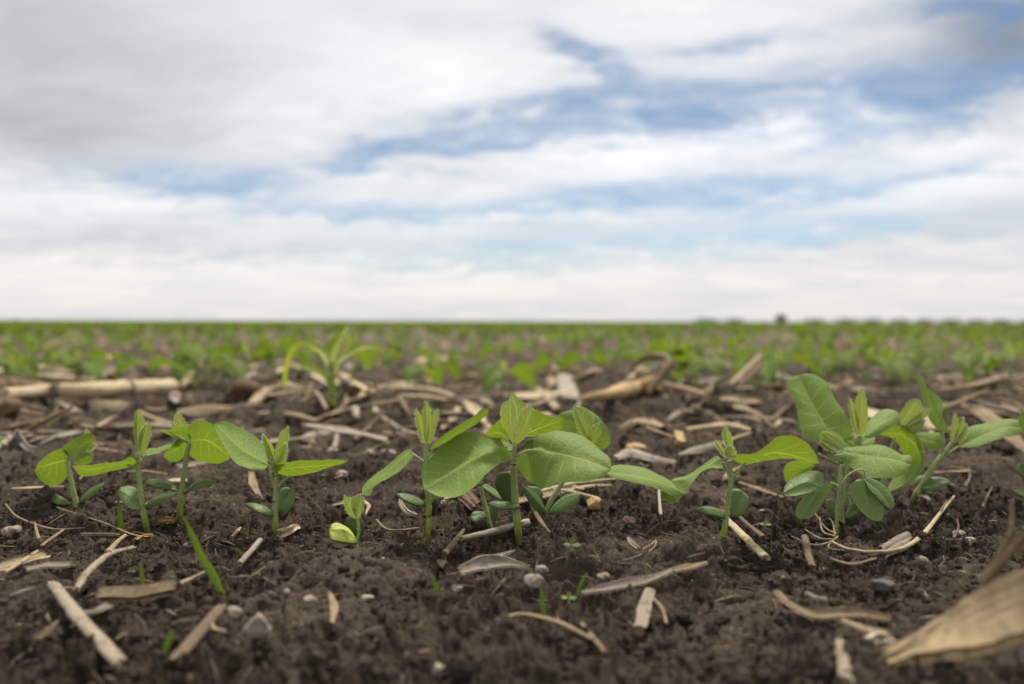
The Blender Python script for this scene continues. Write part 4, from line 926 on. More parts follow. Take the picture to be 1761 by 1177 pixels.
stick(S, 'long wiry rootlet running across the soil under the left seedlings', 'rootlet', [(99, 884), (140, 898), (180, 912), (222, 930), (245, 936)], [2.5, 3, 3, 3.5, 3], 'tan', lift=1.5)
stick(S, 'bent wiry rootlet ending in a flat tail at the left edge', 'rootlet', [(10, 878), (26, 897), (55, 912), (95, 923), (143, 920)], [2.5, 3, 3, 4, 3], 'tan', lift=1.5)
stick(S, 'short rootlet standing upright beside the bent one', 'rootlet', [(67, 942), (63, 928), (60, 912)], [5, 4, 3], 'tan', lift=1.5)
stick(S, 'pale straw bit pointing up and right left of the flat brown strip', 'straw', [(72, 952), (90, 938), (108, 925)], [5, 6, 5], 'tan', lift=1)
strip(H, 'flat brown leaf strip lying in front of the left seedlings', 'husk', [(140, 931), (172, 930), (206, 932)], 8, 'brown', tilt=30)
stick(S, 'pale arching rootlet behind the leftmost seedling', 'rootlet', [(137, 836), (146, 825), (165, 814), (185, 807)], [2.5, 3, 3, 3], 'tan', lift=2)
strip('wood_chip', 'small rusty chip ending the long wiry rootlet', 'chip', [(232, 940), (245, 934), (262, 931)], 7, 'rust', tilt=45)

# foreground, middle
stick('twig', 'thick grey-brown broken stick at the foot of the central seedling', 'twig', [(797, 944), (850, 931), (903, 916)], [9, 13, 16], 'grey', lift=.7, flat=.9)
stick('twig', 'dark brown twig leaning in front of the slender seedling', 'twig', [(766, 970), (780, 952), (797, 928)], [12, 11, 6], 'brown', lift=.9)
strip('wood_chip', 'dark square twig stump below the leaning twig', 'chip', [(752, 988), (760, 985), (768, 990)], 16, 'brown', th=.003, tilt=70, curl=0)
strip(H, 'torn pale husk flake with a curled tip below the central stick', 'husk', [(797, 998), (830, 986), (866, 984), (905, 988)], [20, 34, 26, 5], 'grey', tilt=48, curl=.25, ragged=1.2)
strip(H, 'upper torn point of the pale husk flake', 'husk', [(815, 980), (850, 972), (884, 962)], [14, 14, 4], 'grey', tilt=40)
pebble('round tan pebble below the centre behind a slim green shoot', 921, 1004, 37, 24, 'pebble', facets=4)
pebble('smaller tan pebble resting behind the round central one', 931, 984, 20, 13, 'pebble')
pebble('flat bright cream chip lying right of the central pebbles', 1037, 996, 23, 13, 'cream', facets=5)
pebble('small orange pebble right of the cream chip', 1088, 1006, 17, 10, 'orangestone')
pebble('chunky golden stone on bare soil right of the wing leaf', 1021, 867, 33, 24, 'goldstone', facets=6, amp=.2)
pebble('rough reddish quartz lump in the middle of bare soil', 1083, 898, 24, 16, 'redstone', facets=5)
pebble('round white disc-like grain in front of the tiny seedling', 658, 969, 11, 8, 'palestone', facets=2)
pebble('blurred white pebble at the bottom edge', 752, 1158, 23, 17, 'palestone', facets=4)
pebble('cream nodule left of the pale husk flake', 787, 1018, 18, 11, 'palestone')
pebble('irregular cream lump at the left of the bare middle ground', 634, 1034, 20, 9, 'palestone', facets=5)
strip(H, 'long grey husk strip tapering up to the right of centre', 'husk', [(1002, 1036), (1060, 1023), (1120, 1010), (1160, 994), (1184, 985)], [10, 20, 22, 14, 6], 'grey', tilt=40, curl=.2)
strip('wood_chip', 'upright pale stalk chunk with a bright cut end right of centre', 'stalk chunk', [(1100, 1103), (1107, 1072), (1117, 1036)], [18, 24, 16], 'bleached', th=.003, tilt=20, curl=-.1)
stick(S, 'thin side fibre curving down from the pale stalk chunk', 'straw', [(1120, 1042), (1138, 1062), (1146, 1088)], [7, 7, 5], 'tan', lift=.8)
stick(S, 'arched blurred straw across the lower centre', 'straw', [(838, 1103), (865, 1088), (900, 1080), (960, 1095), (1016, 1123)], [7, 9, 10, 10, 7], 'tan', lift=1.5)
stick(S, 'crossing straw at the right end of the arched one', 'straw', [(1002, 1096), (1018, 1118), (1038, 1144)], [8, 9, 7], 'tan', lift=1.5)
stick(S, 'bleached split straw on soil behind the right wing leaf', 'straw', [(915, 862), (985, 846), (1057, 836)], [7, 10, 4], 'cream', lift=1.0)
strip(S, 'flat cream straw lying under the bleached split one', 'straw', [(890, 872), (950, 860), (1010, 846), (1050, 845)], [16, 15, 10, 5], 'cream', tilt=45)
stick('twig', 'dark thin twig slanting down behind the central seedling to the right', 'twig', [(908, 866), (925, 900), (945, 928)], [7, 8, 5], 'brown', lift=.5)
strip('wood_chip', 'fibrous brown chip behind the slender seedling', 'chip', [(778, 852), (800, 862), (816, 880)], [26, 28, 22], 'brown', th=.002, tilt=55, ragged=1.2, ridge=.08)
pebble('pale crumb of stone left of the fibrous brown chip', 768, 868, 22, 11, 'palestone', facets=3)
strip(H, 'withered pale sprout husk curling left of the slender seedling', 'husk', [(688, 868), (690, 880), (700, 892), (716, 897)], [4, 9, 9, 5], 'grey', tilt=60, curl=.3)
stick(S, 'dry bent rootlet with a flat end near the tiny grass shoot', 'rootlet', [(648, 907), (665, 922), (690, 924), (718, 921)], [4, 3.5, 3, 5], 'tan', lift=1.2)
stick(S, 'pale reed standing under the long folded leaf', 'straw', [(1136, 895), (1134, 868), (1133, 848)], [6, 5, 5], 'palestem', lift=0, flat=1)
strip(H, 'twisted whitish husk shred in the dark soil right of the tiny sprout', 'husk', [(1082, 938), (1088, 948), (1098, 956)], [6, 10, 6], 'grey', tilt=60, curl=.4)
stick(S, 'looping brown rootlet below the twisted husk shred', 'rootlet', [(1105, 960), (1118, 952), (1128, 944), (1126, 955), (1116, 963)], [3, 3, 3], 'tan', lift=2)

# foreground, right
stick('twig', 'spotted pale stick standing in front of the short right-hand seedling', 'twig', [(1243, 904), (1278, 940), (1314, 978)], [13, 14, 13], 'cream', lift=.9, flat=.7)
strip('wood_chip', 'little bark cap on the upper end of the spotted stick', 'chip', [(1238, 902), (1248, 901), (1259, 905)], 11, 'tan', tilt=60, lift=.009)
stick('twig', 'dark brown twig crossing behind the spotted stick', 'twig', [(1243, 876), (1276, 908), (1312, 942)], [6, 8, 9], 'brown', lift=1.2)
stick('twig', 'dark stub of twig pushed into the soil left of the curved stem', 'twig', [(1396, 992), (1390, 972), (1384, 940)], [10, 13, 12], 'brown', lift=.8)
stick('dry_stalk', 'long cream dry stem curving up to the right of the notched weed', 'dry stem', [(1430, 948), (1460, 962), (1502, 967), (1548, 962), (1583, 939), (1615, 900), (1640, 868)], [4, 6, 8, 9, 8, 7, 5], 'cream', lift=1.2)
stick('dry_stalk', 'thin tan stem lying under the curved dry stem', 'dry stem', [(1430, 976), (1465, 984), (1505, 975)], [4, 6, 4], 'tan', lift=1)
strip('wood_chip', 'grey ribbed wood chip leaning on the curved dry stem', 'chip', [(1520, 962), (1545, 948), (1566, 938)], [18, 30, 32], 'grey', th=.0015, tilt=55, ridge=.08, curl=0, ragged=1.2)
for q, (x0, y0, x1, y1, x2, y2) in enumerate([(1438, 930, 1420, 920, 1402, 896), (1436, 935, 1415, 926, 1410, 900), (1434, 940, 1410, 938, 1385, 922), (1440, 935, 1425, 955, 1470, 962), (1430, 945, 1400, 950, 1362, 935), (1436, 932, 1432, 912, 1426, 905)]):
    stick('dry_root', ['hair root at the left of the dry tangle, pointing up', 'second hair root of the dry tangle, beside the first', 'low hair root of the tangle, pointing left', 'thick looping root of the tangle under the weed', 'long fine root of the tangle running left', 'shortest root of the tangle at the foot of the notched weed'][q],
          'dry root', [(x0, y0), (x1, y1), (x2, y2)], [4, 3, 2], 'tan', lift=1.5, group='dry root tangle under the notched weed')
pebble('dark blue-grey stone on bare soil at the right', 1518, 1008, 44, 26, 'bluestone', facets=10, amp=.3, name='stone', cat='stone')
pebble('speckled cream pebble near the right edge', 1665, 934, 24, 14, 'palestone')
pebble('brownish pebble just behind the speckled cream one', 1648, 921, 22, 12, 'pebble')
pebble('tan pebble left of the speckled cream one', 1586, 966, 22, 12, 'pebble')
pebble('tiny red grain left of the notched weed', 1309, 884, 9, 6, 'redstone')
strip(H, 'twisted tan husk strip in the blurred lower right', 'husk', [(1336, 1048), (1362, 1074), (1400, 1092), (1470, 1088), (1530, 1098)], [12, 14, 22, 24, 12], 'tan', tilt=45, curl=.2, lift=.008)
strip(H, 'lower cream strand of the twisted husk strip', 'husk', [(1440, 1090), (1480, 1106), (1522, 1118)], [10, 16, 18], 'cream', tilt=45, lift=.006)
strip('wood_chip', 'pale blurred chunk left of the big leaning stalk slab', 'stalk chunk', [(1498, 1126), (1515, 1122), (1534, 1130)], [30, 38, 20], 'bleached', th=.002, tilt=60)
stick(S, 'cut straw end standing at the bottom right of centre', 'straw', [(1457, 1195), (1450, 1160), (1445, 1126)], [24, 23, 19], 'bleached', lift=.3)
strip(H, 'small pale husk bit in front of the dark stub', 'husk', [(1388, 1034), (1402, 1042), (1420, 1046)], [6, 10, 12], 'grey')
strip(H, 'flat tan leaf scrap at the left of the right foreground', 'husk', [(1160, 997), (1186, 990), (1215, 982)], [10, 14, 8], 'tan', tilt=35)
A_, B_ = P(1560, 1122, .206), P(1761, 1042, .186)
C = np.array([A_ + (B_ - A_) * t for t in (0, .25, .5, .75, 1.0, 1.5)])
g = Geo(); slab(g, C, [.004, .0105, .0138, .0150, .0155, .017], .0026, 38, .06, 1.5, 3, nt=48, ns=20, wav=.085, ridge=.006)
o = g.build('corn_stalk', [M['slab']], None, origin=C[0]); tag(o, 'large blurred golden slab of split corn stalk leaning in the lower right corner', 'corn stalk')
for lab, pl, w, mt in (('tall curved blurred brown stem rising behind the large golden slab', [(1687, 1002, .215), (1716, 960, .212), (1738, 912, .21), (1740, 862, .212)], [12, 11, 9, 5], 'tan'),
                       ('straight blurred brown stem leaning out of the right edge', [(1690, 1006, .205), (1735, 955, .195), (1775, 908, .185)], [10, 12, 12], 'tan')):
    C = np.array([P(*p) for p in pl]); g = Geo(); tube(g, C, [x * .2 / F / 2 for x in w], 20, 10, seed=len(lab), rough=.2); o = g.build('dry_stalk', [M[mt]], None, origin=C[0]); tag(o, lab, 'dry stem')

# between the rows: stalks, husks and stubble
stick('corn_stalk', 'longest pale corn stalk with a node, lying across the left of the stubble', 'corn stalk', [(14, 692), (76, 690), (180, 684), (292, 674)], [22, 30, 34, 30], 'cream', nodes=(.22, .50), lift=.4, flat=.85, rough=.3, ragged=.45, bark=.08, nt=50, base_lift=.001)
stick('corn_stalk', 'split golden stalk lying behind the longest one', 'corn stalk', [(45, 657), (92, 661), (138, 664)], [14, 17, 9], 'cream', lift=.6)
stick(S, 'short pale splint in front of the split golden stalk', 'straw', [(48, 671), (66, 674), (84, 677)], [11, 12, 9], 'tan', lift=.6)
stick(S, 'dull stalk fragment right of the split golden stalk', 'straw', [(135, 668), (155, 664), (175, 658)], [12, 13, 9], 'tan', lift=.6)
strip(H, 'grey-brown flattened husk behind the longest stalk', 'husk', [(132, 655), (175, 648), (225, 636)], [22, 26, 22], 'grey', tilt=45)
strip(H, 'striped brown husk at the upper left among the green leaves', 'husk', [(55, 641), (85, 637), (118, 645)], [18, 22, 14], 'tan', tilt=45)
stick('twig', 'dark thin stalk lying right behind the longest stalk', 'twig', [(200, 664), (250, 658), (300, 652)], [8, 9, 7], 'brown', lift=.8)
pebble('earthy brown root clump at the far left above the stalk end', 22, 664, 58, 28, 'root', name='root_clump', cat='root clump', amp=.8)
pebble('reddish brown root clump under the left end of the longest stalk', 8, 700, 50, 34, 'root', name='root_clump', cat='root clump', amp=.8)
pebble('shaggy dark root ball left of the corn plant', 413, 673, 62, 42, 'root', name='root_clump', cat='root clump', amp=.7)
strip(H, 'bright white flake standing up right of the longest stalk', 'husk', [(314, 671), (322, 656), (331, 640)], [10, 16, 12], 'cream', tilt=20, lift=.004)
strip(H, 'pale curling husk hanging below the white flake', 'husk', [(298, 672), (303, 690), (316, 706)], [8, 14, 24], 'grey', tilt=35)
stick(S, 'yellow-green splinter standing up in the soil at the left', 'splinter', [(82, 737, .70), (89, 723, .70), (96, 708, .70)], [4, 8, 4], 'yellowgreen', lift=0)
strip(H, 'cupped grey husk end at the far left of the middle ground', 'husk', [(12, 770), (24, 758), (36, 766), (48, 778), (64, 783)], [22, 30, 20, 14, 10], 'grey', tilt=55, curl=.3)
strip(H, 'long flat grey husk lying left of the glowing folded leaf', 'husk', [(44, 768), (90, 760), (138, 748)], [14, 20, 14], 'grey', tilt=35)
strip(H, 'broad light husk board left of the corn plant', 'husk', [(442, 654), (475, 646), (506, 634)], [20, 28, 24], 'cream', tilt=45)
strip(H, 'cream husk board behind the corn plant stem', 'husk', [(512, 634), (545, 650), (580, 664)], [22, 26, 20], 'cream', tilt=45)
strip(H, 'smooth tan chip propped against the shaggy root ball', 'husk', [(440, 698), (456, 684), (478, 668)], [22, 26, 18], 'tan', tilt=40, th=.002)
stick(S, 'straight cream straw slanting down right of the corn plant', 'straw', [(583, 650), (606, 668), (632, 688)], [13, 14, 11], 'cream', lift=.7)
stick('twig', 'forked grey twig rising right of the corn plant', 'twig', [(592, 712), (625, 690), (664, 672)], [10, 11, 10], 'tan', lift=.8)
stick('twig', 'thin bent twig arching left of the corn plant', 'twig', [(460, 692), (495, 688), (532, 684), (550, 696), (560, 714)], [8, 9, 9, 8, 6], 'tan', lift=1.2)
stick('twig', 'short crooked twig right of the corn stem', 'twig', [(588, 680), (596, 690), (595, 708)], [8, 9, 7], 'tan', lift=.9)
stick('twig', 'long bowed twig lying across the soil above the raised pale leaf', 'twig', [(450, 722), (500, 724), (543, 736)], [10, 12, 9], 'tan', lift=.7)
stick('twig', 'brown twig stub continuing from the bowed twig', 'twig', [(548, 732), (572, 724), (594, 712)], [11, 11, 9], 'brown', lift=.6)
strip(H, 'fan-shaped striped husk shell lying on bare soil', 'husk', [(513, 764), (540, 756), (572, 752)], [8, 32, 26], 'grey', tilt=50, curl=-.3, ridge=.03)
strip(H, 'bone-like pale husk stub right of the striped shell', 'husk', [(570, 784), (577, 770), (580, 752)], [18, 10, 7], 'grey', tilt=30)
pebble('tan nodule beside the bone-like stub', 596, 766, 24, 19, 'pebble')
stick('twig', 'slim grey twig running up and right of the tan nodule', 'twig', [(609, 766), (628, 750), (648, 734)], [9, 10, 7], 'brown', lift=.7)
pebble('flat pinkish pebble in the middle ground', 636, 780, 20, 9, 'pebble')
pebble('second flat pebble right of the pinkish one', 668, 781, 24, 10, 'pebble')
pebble('small brown pebble above the tiny seedling', 588, 817, 19, 12, 'pebble')
strip(H, 'tan board of husk behind the twigs right of the corn plant', 'husk', [(672, 668), (696, 664), (720, 660)], 18, 'tan', tilt=45)
stick(S, 'upper straw of the cream bundle above the slender seedling', 'straw', [(696, 680), (738, 682), (778, 694)], [10, 12, 9], 'cream', lift=.9)
stick(S, 'lower straw of the cream bundle above the slender seedling', 'straw', [(700, 690), (742, 694), (782, 702)], [10, 11, 8], 'cream', lift=.6)
stick('twig', 'brown twig dropping from the left end of the cream bundle', 'twig', [(686, 690), (696, 708), (706, 730)], [9, 9, 7], 'brown', lift=.6)
for q, (x0, y0, x1, y1, w) in enumerate([(792, 694, 832, 722, 15), (800, 702, 842, 742, 13), (790, 706, 776, 732, 15), (812, 690, 850, 704, 14), (756, 716, 786, 722, 13), (820, 716, 838, 746, 10), (772, 738, 760, 746, 10)]):
    strip(H, ['topmost cream husk blade of the fan behind the slender seedling', 'longest cream husk blade of the fan', 'husk blade of the fan bending down left', 'broad flat husk blade at the right of the fan', 'low husk blade lying left of the fan', 'narrow husk blade at the bottom right of the fan', 'short dark husk tip below the fan'][q],
          'husk', [(x0, y0), ((x0 + x1) / 2, (y0 + y1) / 2 - 3), (x1, y1)], [w, w * 1.2, w * .7], 'cream' if q != 6 else 'tan', tilt=40, group='fan of husk blades behind the slender seedling')
stick('corn_stalk', 'tapered golden corn stalk with a dark node right of the central bud', 'corn stalk', [(1010, 702), (1050, 692), (1088, 682), (1124, 676)], [12, 26, 31, 33], 'gold', nodes=(.58,), lift=.45, flat=.95, rough=.1, ragged=.3, nt=50, base_lift=.001)
stick('twig', 'bent dark stem rising from the end of the golden stalk', 'twig', [(1118, 672, 1.02), (1138, 645, 1.03), (1150, 625, 1.04), (1142, 615, 1.05), (1118, 613, 1.06), (1100, 622, 1.07), (1088, 634, 1.08)], [13, 15, 17, 16, 15, 12, 7], 'brown', lift=0)
stick('twig', 'straight tan twig right of the golden stalk', 'twig', [(1143, 668), (1178, 680), (1213, 690)], [10, 11, 8], 'tan', lift=.7)
strip(H, 'grey block of stalk standing left of the golden stalk', 'husk', [(980, 694), (976, 674), (972, 654)], [30, 34, 28], 'grey', tilt=10, th=.006, curl=-.1, lift=.003)
strip(H, 'tan chip behind the grey block of stalk', 'husk', [(940, 668), (950, 658), (958, 648)], [20, 24, 18], 'tan', tilt=30)
stick(S, 'pale straw slanting down right of the central bud', 'straw', [(925, 680), (942, 698), (959, 718)], [12, 13, 11], 'tan', lift=.8)
strip(H, 'pale crumpled husk above the central bud', 'husk', [(918, 690), (930, 680), (942, 676)], [16, 20, 12], 'cream', tilt=40)
strip(H, 'arched brown husk with a dark hollow on bare soil', 'husk', [(1068, 752), (1090, 740), (1118, 738), (1142, 750)], [12, 22, 22, 12], 'tan', tilt=30, curl=-.35, lift=.010)
stick(S, 'thin splinter poking out of the arched husk', 'splinter', [(1114, 746), (1135, 754), (1156, 763)], [6, 7, 5], 'tan', lift=1)
strip('wood_chip', 'upright yellow block of pith right of the arched husk', 'chip', [(1171, 769), (1169, 760), (1167, 750)], 17, 'gold', tilt=15, th=.004, curl=0, lift=.002)
pebble('flat orange pebble right of the split yellow-green bud', 1094, 772, 32, 14, 'orangestone')
strip(H, 'striped grey husk lying below the flat orange pebble', 'husk', [(1060, 795), (1085, 786), (1125, 797), (1160, 803)], [14, 24, 20, 10], 'grey', tilt=50, curl=-.2, ridge=.04)
strip(H, 'pointed grey husk left of the notched small bud', 'husk', [(1168, 789), (1200, 780), (1240, 772)], [5, 16, 20], 'grey', tilt=45, curl=-.2)
strip(H, 'light flake lying alone on soil above the arched husk', 'husk', [(1150, 726), (1172, 720), (1196, 724)], [8, 13, 9], 'grey', tilt=35)
pebble('cream pebble on the clod mound', 1267, 732, 13, 12, 'palestone')
pebble('tiny pale pebble left of the cream one', 1253, 710, 8, 8, 'palestone')
C = [(1230, 688, .92), (1266, 654, .95), (1303, 618, .98)]
stick('corn_stalk', 'stiff split stalk leaning up and right out of the clod mound', 'corn stalk', C, [13, 15, 16], 'tan', lift=0, flat=.6)
stick('corn_stalk', 'shaded lower half of the split leaning stalk', 'corn stalk', [(1240, 692, .94), (1274, 662, .97), (1305, 632, 1.0)], [10, 12, 13], 'brown', lift=0, flat=.6)  # the underside's shade is put into the brown colour of this half
strip(H, 'frayed pale husk on top of the clod mound', 'husk', [(1246, 694), (1275, 696), (1305, 698)], [14, 20, 12], 'tan', tilt=45, ragged=1.4)
strip(H, 'small pale stub hanging from the clod mound', 'husk', [(1264, 704), (1272, 714), (1286, 716)], [12, 14, 8], 'cream', tilt=50)
stick('twig', 'long tan twig lying behind the right-hand cluster', 'twig', [(1618, 690), (1680, 676), (1735, 658), (1770, 660)], [8, 10, 12, 10], 'tan', lift=.8)
stick('twig', 'shorter twig lying below the long tan one at the right', 'twig', [(1625, 700), (1660, 700), (1700, 704)], [8, 9, 7], 'brown', lift=.7)
strip(H, 'tan husk at the right edge behind the leaning seedling', 'husk', [(1722, 692), (1745, 700), (1770, 714)], [12, 18, 16], 'tan', tilt=45)
stick('twig', 'dark twig left of the tall upright leaf', 'twig', [(1326, 735), (1348, 720), (1370, 704)], [6, 7, 6], 'brown', lift=.8)
strip(H, 'pale split straw left of the glowing small leaf', 'husk', [(1272, 838), (1305, 850), (1345, 866)], [5, 12, 7], 'tan', tilt=40)
stick('twig', 'stub of dry stalk standing in the right background', 'twig', [(1623, 700, .92), (1624, 675, .925), (1626, 652, .93)], [9, 9, 8], 'tan', lift=0)
for q, (x, y) in enumerate([(1660, 815), (1612, 872), (1640, 905), (1690, 850)]):
    stick('dry_root', ['dark rootlet right of the leaning seedling', 'bent rootlet at the foot of the leaning seedling', 'rootlet beside the upper end of the curved dry stem', 'rootlet on the dark clods at the right'][q], 'dry root', [(x, y + 34), (x + 8, y + 16), (x + 6 + 10 * (q % 2), y)], [5, 4, 2.5], 'brown', lift=1.5)
# ------------------------------------------------------------------ the crop behind: seedling kinds that are copied row by row
def arc_leaf(rs, base, az, length, width, rise, droop, roll, seed, nt=12, ns=4):
    d = np.array([math.cos(az), math.sin(az), 0]); sdv = np.array([-math.sin(az), math.cos(az), 0])
    z = np.array([0, 0, 1.0]); t = np.linspace(0, 1, 7)
    M3 = base + np.outer(t * length * .96, d) + np.outer(length * (rise * t - droop * t * t), z)
    sv = sdv * math.cos(roll) + z * math.sin(roll)
    w = width * np.sin(np.pi * np.clip(t, 0, 1) ** .8) ** .7 * .5
    return leaf_grid(M3, M3 - np.outer(w, sv) + np.outer(w * .25, z), M3 + np.outer(w, sv) + np.outer(w * .25, z), nt=nt, ns=ns, puff=.05, quilt=.008, wave=.04, seed=seed)

def plant_parts(seed, fine=True):
    """list of (part, Geo, material names) for one seedling about 7 cm tall at the origin"""
    rs = np.random.default_rng(seed); out = []; h = .030 + .012 * rs.random(); a0 = rs.random() * 6.28
    lean = rs.normal(size=2) * .006; top = np.array([lean[0], lean[1], h])
    nt, ns = (12, 4) if fine else (6, 2)
    g = Geo(); tube(g, [(0, 0, -.006), (lean[0] * .3, lean[1] * .3, h * .5), tuple(top)], [.0016, .0015, .0011], 8 if fine else 4, 8 if fine else 5, lambda t: 1 if t < .4 else 0)
    out.append(('stem', g, ['stem', 'lowstem']))
    for k in (0, 1):
        g = Geo(); az = a0 + k * math.pi + rs.normal() * .25
        p0 = top * np.array([.92, .92, .88]); p1 = p0 + np.array([math.cos(az), math.sin(az), .7]) * .010
        tube(g, [p0, p1], [.0008, .0006], 4, 6, 1)
        V, N, UV = arc_leaf(rs, p1, az, .036 + .014 * rs.random(), .030 + .011 * rs.random(), .5 * rs.random(), .4 + .7 * rs.random(), rs.normal() * .55, seed * 7 + k, nt, ns)
        leaf_mesh(g, V, N, UV, 0); out.append(('primary_leaf', g, ['field', 'stem']))
    for k in range(3 if rs.random() < .6 else 2):
        g = Geo(); az = a0 + 1.5 + k * 2.1
        V, N, UV = arc_leaf(rs, top, az, .0055 + .002 * rs.random(), .008, 2.2 + rs.random(), .2, .2, seed * 11 + k, nt, ns)
        leaf_mesh(g, V, N, UV, 0); out.append(('new_leaf', g, ['bud']))
    for k in (0, 1):
        g = Geo(); az = a0 + 1.57 + k * math.pi + rs.normal() * .3; b = np.array([lean[0] * .3, lean[1] * .3, h * .42])
        V, N, UV = arc_leaf(rs, b, az, .018, .011, .3 + .3 * rs.random(), .4, 0, seed * 13 + k, nt, ns)
        thick_leaf(g, V, N, UV, .002); out.append(('seed_leaf', g, ['cot']))
    return out

def merged(parts):
    g = Geo(); names = []
    for _, p, ms in parts:
        ix = []
        for m in ms:
            if m not in names: names.append(m)
            ix.append(names.index(m))
        for V, Fc, U, MI in zip(p.V, p.Fc, p.U, p.MI):
            pass
        off = g.n; g.V += p.V; g.U += p.U; g.Fc += [f + off for f in p.Fc]; g.MI += [np.asarray(ix)[m] for m in p.MI]; g.n += p.n
    return g, names

KINDS = []
for s in range(6):
    KINDS.append([(nm, g.mesh(nm, [M[m] for m in ms])) for nm, g, ms in plant_parts(40 + s)])
WHOLE = []
for s in range(7):
    g, names = merged(plant_parts(60 + s, True)); WHOLE.append(g.mesh('soybean_plant', [M[m] for m in names]))

rnd = random.Random(5)
# second row: each plant placed where it stands, with its parts
SECOND = [(12, 648, 1.0, 'at the far left edge'), (92, 640, .9, 'behind the split golden stalk'), (128, 632, .9, 'behind the striped brown husk'), (205, 640, .8, 'behind the grey-brown flattened husk'),
          (258, 655, 1.15, 'behind the right end of the longest stalk'), (300, 650, 1.0, 'behind the bright white flake'), (366, 648, 1.35, 'with a tall leaf above the pale curling husk'), (425, 645, 1.2, 'behind the shaggy root ball'),
          (472, 640, 1.2, 'behind the broad light husk board'), (608, 652, 1.5, 'with a large leaf directly behind the corn plant'), (722, 655, 1.0, 'above the cream straw bundle'), (758, 640, .9, 'right of the one above the straw bundle'),
          (862, 665, 1.05, 'standing alone behind the central seedling'), (1010, 622, .9, 'behind the dark soil mound'), (1120, 650, 1.05, 'inside the arch of the bent dark stem'), (1152, 655, 1.1, 'right of the bent dark stem'),
          (1200, 655, 1.1, 'behind the straight tan twig'), (1312, 662, 1.1, 'behind the stiff leaning stalk'), (1345, 655, 1.2, 'left of the tall upright leaf, in the row behind'), (1395, 640, 1.2, 'behind the tip of the tall upright leaf'),
          (1484, 668, 1.05, 'behind the pale two-pointed bud'), (1520, 652, 1.2, 'with a big leaf right of the pale bud'), (1560, 640, .9, 'behind the yellow bud of the cluster'), (1676, 668, 1.15, 'behind the leaning front seedling'),
          (1735, 655, 1.1, 'at the far right edge'), (955, 640, .9, 'behind the grey block of stalk'), (1062, 640, .9, 'left of the bent dark stem'), (1180, 636, 1.0, 'above the straight tan twig, left of its neighbour'), (1240, 648, 1.0, 'left of the stiff leaning stalk'),
          (1285, 640, .9, 'behind the upper end of the stiff leaning stalk'), (1432, 645, 1.0, 'between the tall upright leaf and the pale bud'), (1610, 652, 1.0, 'left of the ribbon-like upright leaf tip'), (1705, 650, 1.0, 'second from the right edge'),
          (40, 650, .9, 'right of the one at the far left edge'), (165, 648, .9, 'above the middle of the longest stalk'), (338, 640, 1.0, 'left of the tall-leaved one above the husk'), (400, 652, 1.0, 'just left of the shaggy root ball'), (800, 640, .9, 'behind the fan of husk blades')]
for i, (px, py, sc, where) in enumerate(SECOND):
    D = min(1.36, max(.98, CAMH * F / (py + 4 - HY))); b = P(px, py, D); b[2] = ground_z(b[0], b[1])
    r = empty('soybean_plant', b); r.rotation_euler = (0, 0, rnd.uniform(0, 6.28)); r.scale = (sc * 1.0,) * 3
    tag(r, 'blurred second-row soybean ' + where, 'seedling', 'soybean plants of the second row')
    for nm, me in KINDS[i % 6]: link(nm, me, r)
# third to sixth row, one mesh each
rng = np.random.default_rng(11); NROW = {}
ORD = ['third', 'fourth', 'fifth', 'sixth']
for k in range(4):
    y = 1.55 + .46 * k; half = .66 * y; x = -half + rng.random() * .05
    while x < half:
        px_, py_ = x + rng.normal() * .008, y + rng.normal() * .025
        o = link('soybean_plant', WHOLE[rng.integers(0, 7)]); o.location = (px_, py_, ground_z(px_, py_))
        o.rotation_euler = (0, 0, rng.random() * 6.28); o.scale = (rng.uniform(.68, 1.1),) * 3
        tag(o, f'blurred green soybean plant in the {ORD[k]} row of the field', 'seedling', f'soybean plants of the {ORD[k]} row')
        x += (.055 + .012 * k) * (1.0 if rng.random() < .78 else 2.4) * rng.uniform(.75, 1.35)

